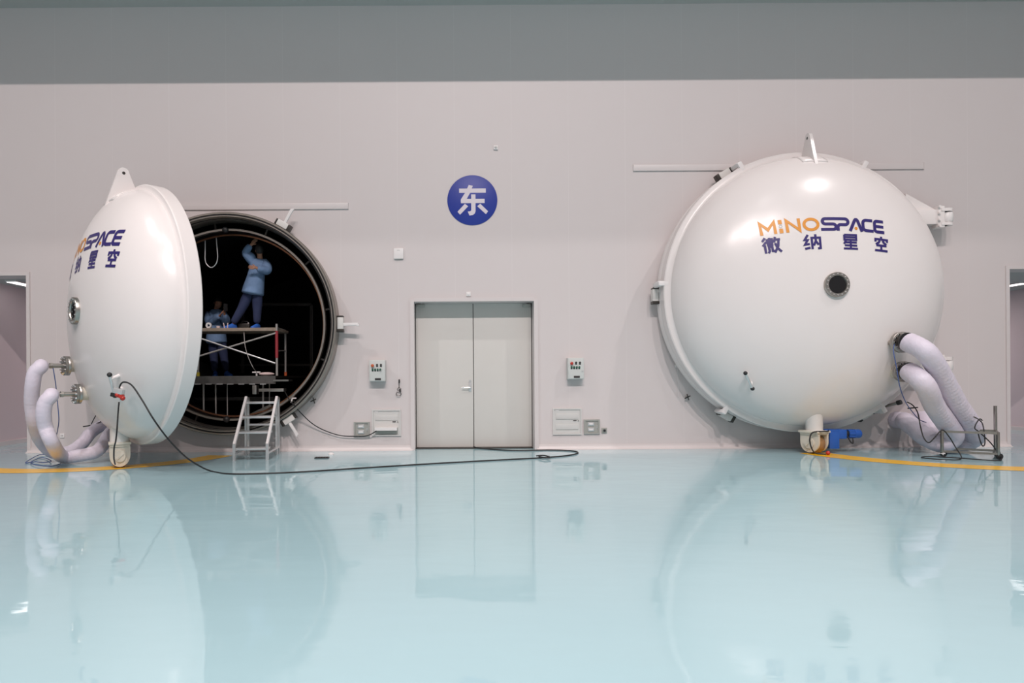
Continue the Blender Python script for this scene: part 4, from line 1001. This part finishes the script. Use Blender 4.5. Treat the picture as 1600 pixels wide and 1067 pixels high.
# ------------------------------------------------------------------ people
def skin(name, chains, m, parent=None, sub=2):
    """chains: lists of (point, radius); equal first points join chains"""
    vs_, rs, es, idx = [], [], [], {}
    for ch in chains:
        prev = None
        for p, r in ch:
            key = tuple(round(c, 4) for c in p)
            if key not in idx: idx[key] = len(vs_); vs_.append(Vector(p)); rs.append(r)
            i = idx[key]
            if prev is not None and prev != i: es.append((prev, i))
            prev = i
    me = bpy.data.meshes.new(name); me.from_pydata(vs_, es, []); me.materials.append(m)
    o = bpy.data.objects.new(name, me); C.objects.link(o)
    md = o.modifiers.new('skin', 'SKIN'); md.use_smooth_shade = True; md.branch_smoothing = 0.6
    for i, r in enumerate(rs):
        r = r if isinstance(r, tuple) else (r, r); me.skin_vertices[0].data[i].radius = r; me.skin_vertices[0].data[i].use_root = (i == 0)
    sb = o.modifiers.new('smooth', 'SUBSURF'); sb.levels = sub; sb.render_levels = sub
    # freeze the surface into one plain mesh
    bpy.context.view_layer.update(); dg = bpy.context.evaluated_depsgraph_get()
    m2 = bpy.data.meshes.new_from_object(o.evaluated_get(dg)); o.modifiers.clear(); o.data = m2; m2.name = name
    if parent is not None: attach(o, parent)
    return o
def hand(wrist, dirv, palm_n, sc=1.0, curl=0.5):
    """chains for a palm, four fingers and a thumb"""
    d = Vector(dirv).normalized(); n = Vector(palm_n); n = (n - d * n.dot(d)).normalized(); s = d.cross(n)
    w0 = Vector(wrist); out = []; pc = w0 + d * .05 * sc
    for i, (off, L) in enumerate(((-.030, .066), (-.010, .078), (.010, .073), (.028, .056))):
        a = pc + s * off * sc + d * .035 * sc; c1 = a + (d * math.cos(curl * .5) + n * math.sin(curl * .5)) * L * .5 * sc; c2 = c1 + (d * math.cos(curl * 1.3) + n * math.sin(curl * 1.3)) * L * .5 * sc
        out.append([(w0, .024 * sc), (pc + s * off * .8 * sc, .017 * sc), (a, .0105 * sc), (c1, .0095 * sc), (c2, .0075 * sc)])
    t0 = w0 + d * .03 * sc - s * .03 * sc; t1 = t0 + (d * .6 - s * .7 + n * .3).normalized() * .035 * sc; t2 = t1 + (d * .9 - s * .2 + n * .3).normalized() * .03 * sc
    out.append([(w0, .024 * sc), (t0, .014 * sc), (t1, .011 * sc), (t2, .009 * sc)])
    return out
def head(c, face, up, sc=1.0):
    """head mesh with brow, eye sockets, nose, lips, chin and ears; c is its centre"""
    f = Vector(face).normalized(); u = Vector(up); u = (u - f * u.dot(f)).normalized(); s = f.cross(u)
    g = G(frame(c, s, f, u)); nu, nv = 28, 22; rows = []
    for j in range(nv + 1):
        th = PI * j / nv; row = []
        for i in range(nu):
            ph = 2 * PI * i / nu
            x, y, z = math.sin(th) * math.cos(ph), math.sin(th) * math.sin(ph), math.cos(th)
            X, Y, Z = x * .074, y * .094, z * .115
            if Z < 0:
                k_ = 1 + Z * 2.4; X *= max(.5, k_ + .08); Y = Y * (k_ + .12) + (-Z) * .12
            if y > .3:
                ax = abs(x)
                Y += .024 * math.exp(-(X / .012) ** 2 - ((Z + .012) / .020) ** 2)            # nose
                Y += .012 * math.exp(-(X / .008) ** 2 - ((Z - .010) / .022) ** 2)
                for sg_ in (-1, 1): Y -= .010 * math.exp(-((X - sg_ * .030) / .014) ** 2 - ((Z - .010) / .012) ** 2)   # eye sockets
                Y += .006 * math.exp(-((Z - .030) / .010) ** 2) * (y > .6)
                Y += .007 * math.exp(-(X / .022) ** 2 - ((Z + .050) / .008) ** 2) - .004 * math.exp(-(X / .022) ** 2 - ((Z + .060) / .004) ** 2)
            row.append(g._v((X * sc, Y * sc, Z * sc)))
        rows.append(row)
    for j in range(nv):
        for i in range(nu):
            q = [rows[j][i], rows[j][(i + 1) % nu], rows[j + 1][(i + 1) % nu], rows[j + 1][i]]
            try: g.bm.faces.new(q)
            except ValueError: pass
    bmesh.ops.remove_doubles(g.bm, verts=g.bm.verts, dist=1e-5)
    for sg_ in (-1, 1): g.ball((sg_ * .075 * sc, -.005, -.0), .028 * sc, 12, (.35, .7, 1.1))
    return g, (c, s, f, u)
def hair_cap(fr, sc, m, parent, name='hair'):
    c, s, f, u = fr; g = G(frame(c, s, f, u)); nu, nv = 28, 12; rows = []
    for j in range(nv + 1):
        row = []
        for i in range(nu):
            ph = 2 * PI * i / nu; lim = 1.25 if math.sin(ph) > .35 else 1.95
            th = lim * j / nv
            row.append(g._v((math.sin(th) * math.cos(ph) * .081 * sc, (math.sin(th) * math.sin(ph) * .100 - .004) * sc, (math.cos(th) * .122 + .004) * sc)))
        rows.append(row)
    for j in range(nv):
        for i in range(nu):
            try: g.bm.faces.new((rows[j][i], rows[j][(i + 1) % nu], rows[j + 1][(i + 1) % nu], rows[j + 1][i]))
            except ValueError: pass
    bmesh.ops.remove_doubles(g.bm, verts=g.bm.verts, dist=1e-5)
    return g.done(name, m, parent)
def shoe(p, fwd, m, parent):
    f = Vector((fwd[0], fwd[1], 0)).normalized(); s = Vector((f.y, -f.x, 0))
    g = G(frame(Vector(p), s, f, (0, 0, 1)))
    rows = []
    for y, w_, h in ((-.09, .03, .06), (-.075, .042, .10), (-.02, .046, .115), (.04, .05, .085), (.11, .052, .06), (.16, .042, .05), (.185, .02, .035)):
        n = 12; rows.append([g._v((w_ * math.cos(PI * i / (n - 1)), y, h * math.sin(PI * i / (n - 1)) ** .7 if 0 < i < n - 1 else 0)) for i in range(n)])
    for a, b in zip(rows[:-1], rows[1:]):
        for i in range(len(a) - 1): g.bm.faces.new((a[i], a[i + 1], b[i + 1], b[i]))
        g.bm.faces.new((a[-1], a[0], b[0], b[-1]))
    g.bm.faces.new(rows[0]); g.bm.faces.new(rows[-1][::-1])
    return g.done('shoe_cover', m, parent, 60)
def person(base, label, J, face, sc):
    """J: joints in world space"""
    r = thing('person', base, label, 'person')
    up = (J['head'] - J['neck']).normalized()
    hg, fr = head(J['head'], face, up, sc)
    L = lambda a, b, t: J[a].lerp(J[b], t)
    me_head = hg
    # body: one surface from pelvis to neck, arms and legs
    ch = [[(J['pelvis'], .10), (L('pelvis', 'neck', .35), .105), (L('pelvis', 'neck', .75), .12), (J['neck'], .055), (J['neck'].lerp(J['head'], .55), .05), (J['head'], .055)]]
    chest = L('pelvis', 'neck', .75)
    for s in 'lr':
        ch.append([(chest, .12), (J['sho_' + s], .05), (J['elb_' + s], .034), (J['wri_' + s], .027)])
        ch.append([(J['pelvis'], .10), (J['hip_' + s], .085), (J['kne_' + s], .06), (J['ank_' + s], .04)])
    for s in 'lr':
        for c_ in hand(J['wri_' + s], J['hand_' + s], J['palm_' + s], sc): c_[0] = (J['wri_' + s], .027); ch.append(c_)
    body = skin('body', ch, M['skin'], r)
    # the head joins the same mesh
    tm = bpy.data.meshes.new('tmp'); bmesh.ops.recalc_face_normals(hg.bm, faces=hg.bm.faces); hg.bm.to_mesh(tm); hg.bm.free()
    bm = bmesh.new(); bm.from_mesh(body.data); bm.from_mesh(tm); bm.to_mesh(body.data); bm.free(); bpy.data.meshes.remove(tm)
    body.data.polygons.foreach_set('use_smooth', [True] * len(body.data.polygons))
    hair_cap(fr, sc * 1.02, M['hair'], r)
    # coat
    hem = J['hem']; ch = [[(J['coat_top'], .10), (chest, (.215, .175)), (L('pelvis', 'neck', .4), (.205, .18)), (J['pelvis'], (.225, .20)), (hem.lerp(J['pelvis'], .35), (.245, .21)), (hem, (.255, .215))]]
    for s in 'lr': ch.append([(chest, (.215, .175)), (J['sho_' + s], .115), (L('sho_' + s, 'elb_' + s, .35), .105), (L('sho_' + s, 'elb_' + s, .7), .098), (J['elb_' + s], .088), (L('elb_' + s, 'wri_' + s, .55), .068), (L('elb_' + s, 'wri_' + s, .93), .055)])
    skin('lab_coat', ch, M['coat'], r)
    for s in 'lr':
        pass
    skin('trousers', [[(J['pelvis'], .09), (J['hip_' + s], .10), (L('hip_' + s, 'kne_' + s, .6), .10), (J['kne_' + s], .082), (L('kne_' + s, 'ank_' + s, .6), .072), (J['ank_' + s], .064)] for s in 'lr'], M['trousers'], r)
    for s in 'lr':
        shoe(J['foot_' + s], J['toe_' + s], M['shoe_cover'], r)
    return r
yu = 0.50
zf = zs + .025
def U(px, py, dy=0.0): return P(px, py, yu + dy)
J = dict(head=U(404.8, 391, -.02), neck=U(407, 402, .02), coat_top=U(406.8, 400.8, .02), pelvis=U(396.5, 449), hem=U(394.5, 461.5),
         sho_l=U(397.5, 409), elb_l=U(383, 394, -.06), wri_l=U(392.5, 381.5, -.08), hand_l=U(398, 376, -.08) - U(392.5, 381.5, -.08), palm_l=(0.3, 1, 0),
         sho_r=U(415, 411, .02), elb_r=U(418, 424, -.10), wri_r=U(400, 418.5, -.30), hand_r=Vector((-1, -.25, .1)), palm_r=(0, 1, 0),
         hip_l=U(390, 456), kne_l=U(378, 482, -.03), ank_l=Vector((U(365, 504).x, yu - .05, zf + .09)), foot_l=Vector((U(364, 504).x, yu - .05, zf)), toe_l=(-.55, -.8),
         hip_r=U(402, 457), kne_r=U(402, 483, -.02), ank_r=Vector((U(402, 504).x, yu - .02, zf + .09)), foot_r=Vector((U(401.5, 504).x, yu - .02, zf)), toe_r=(-.15, -1))
person(Vector((U(385, 508).x, yu, zf)), 'person in a blue lab coat standing on the scaffold plank, one arm raised', J, (-.55, .55, .35), .87)
yl = 1.75
def V(px, py, dy=0.0): return P(px, py, yl + dy)
zg = zt1
J = dict(head=V(340.5, 474, -.05), neck=V(337.5, 484, 0), coat_top=V(337.7, 483, 0), pelvis=V(338, 524), hem=V(338.5, 538),
         sho_l=V(325.5, 491), elb_l=V(328, 506, -.10), wri_l=V(344.5, 492.5, -.30), hand_l=V(351, 481, -.28) - V(345.5, 490, -.28), palm_l=(1, .2, 0),
         sho_r=V(348.5, 491), elb_r=V(354, 505, -.10), wri_r=V(350, 490, -.28), hand_r=V(352, 480, -.28) - V(350, 490, -.28), palm_r=(-1, .2, 0),
         hip_l=V(333, 531), kne_l=V(334, 558), ank_l=Vector((V(336, 580).x, yl, zg + .09)), foot_l=Vector((V(337, 580).x, yl - .02, zg)), toe_l=(.3, -1),
         hip_r=V(345, 531), kne_r=V(350, 558), ank_r=Vector((V(354, 580).x, yl, zg + .09)), foot_r=Vector((V(356, 580).x, yl - .02, zg)), toe_r=(.7, -.8))
person(Vector((V(345, 586).x, yl, zg)), 'person in a blue lab coat standing behind the scaffold, hands at the face', J, (.7, -.7, -.1), .90)
a = V(352.5, 480.5, -.31)
tag(G().box((0, 0, 0), (.075, .012, .145), frame(a, (.8, .6, 0), (-.6, .8, 0), (0, 0, 1)), bev=.004).done('mobile_phone', M['rubber']), 'dark mobile phone held up by the person behind the scaffold', 'phone')
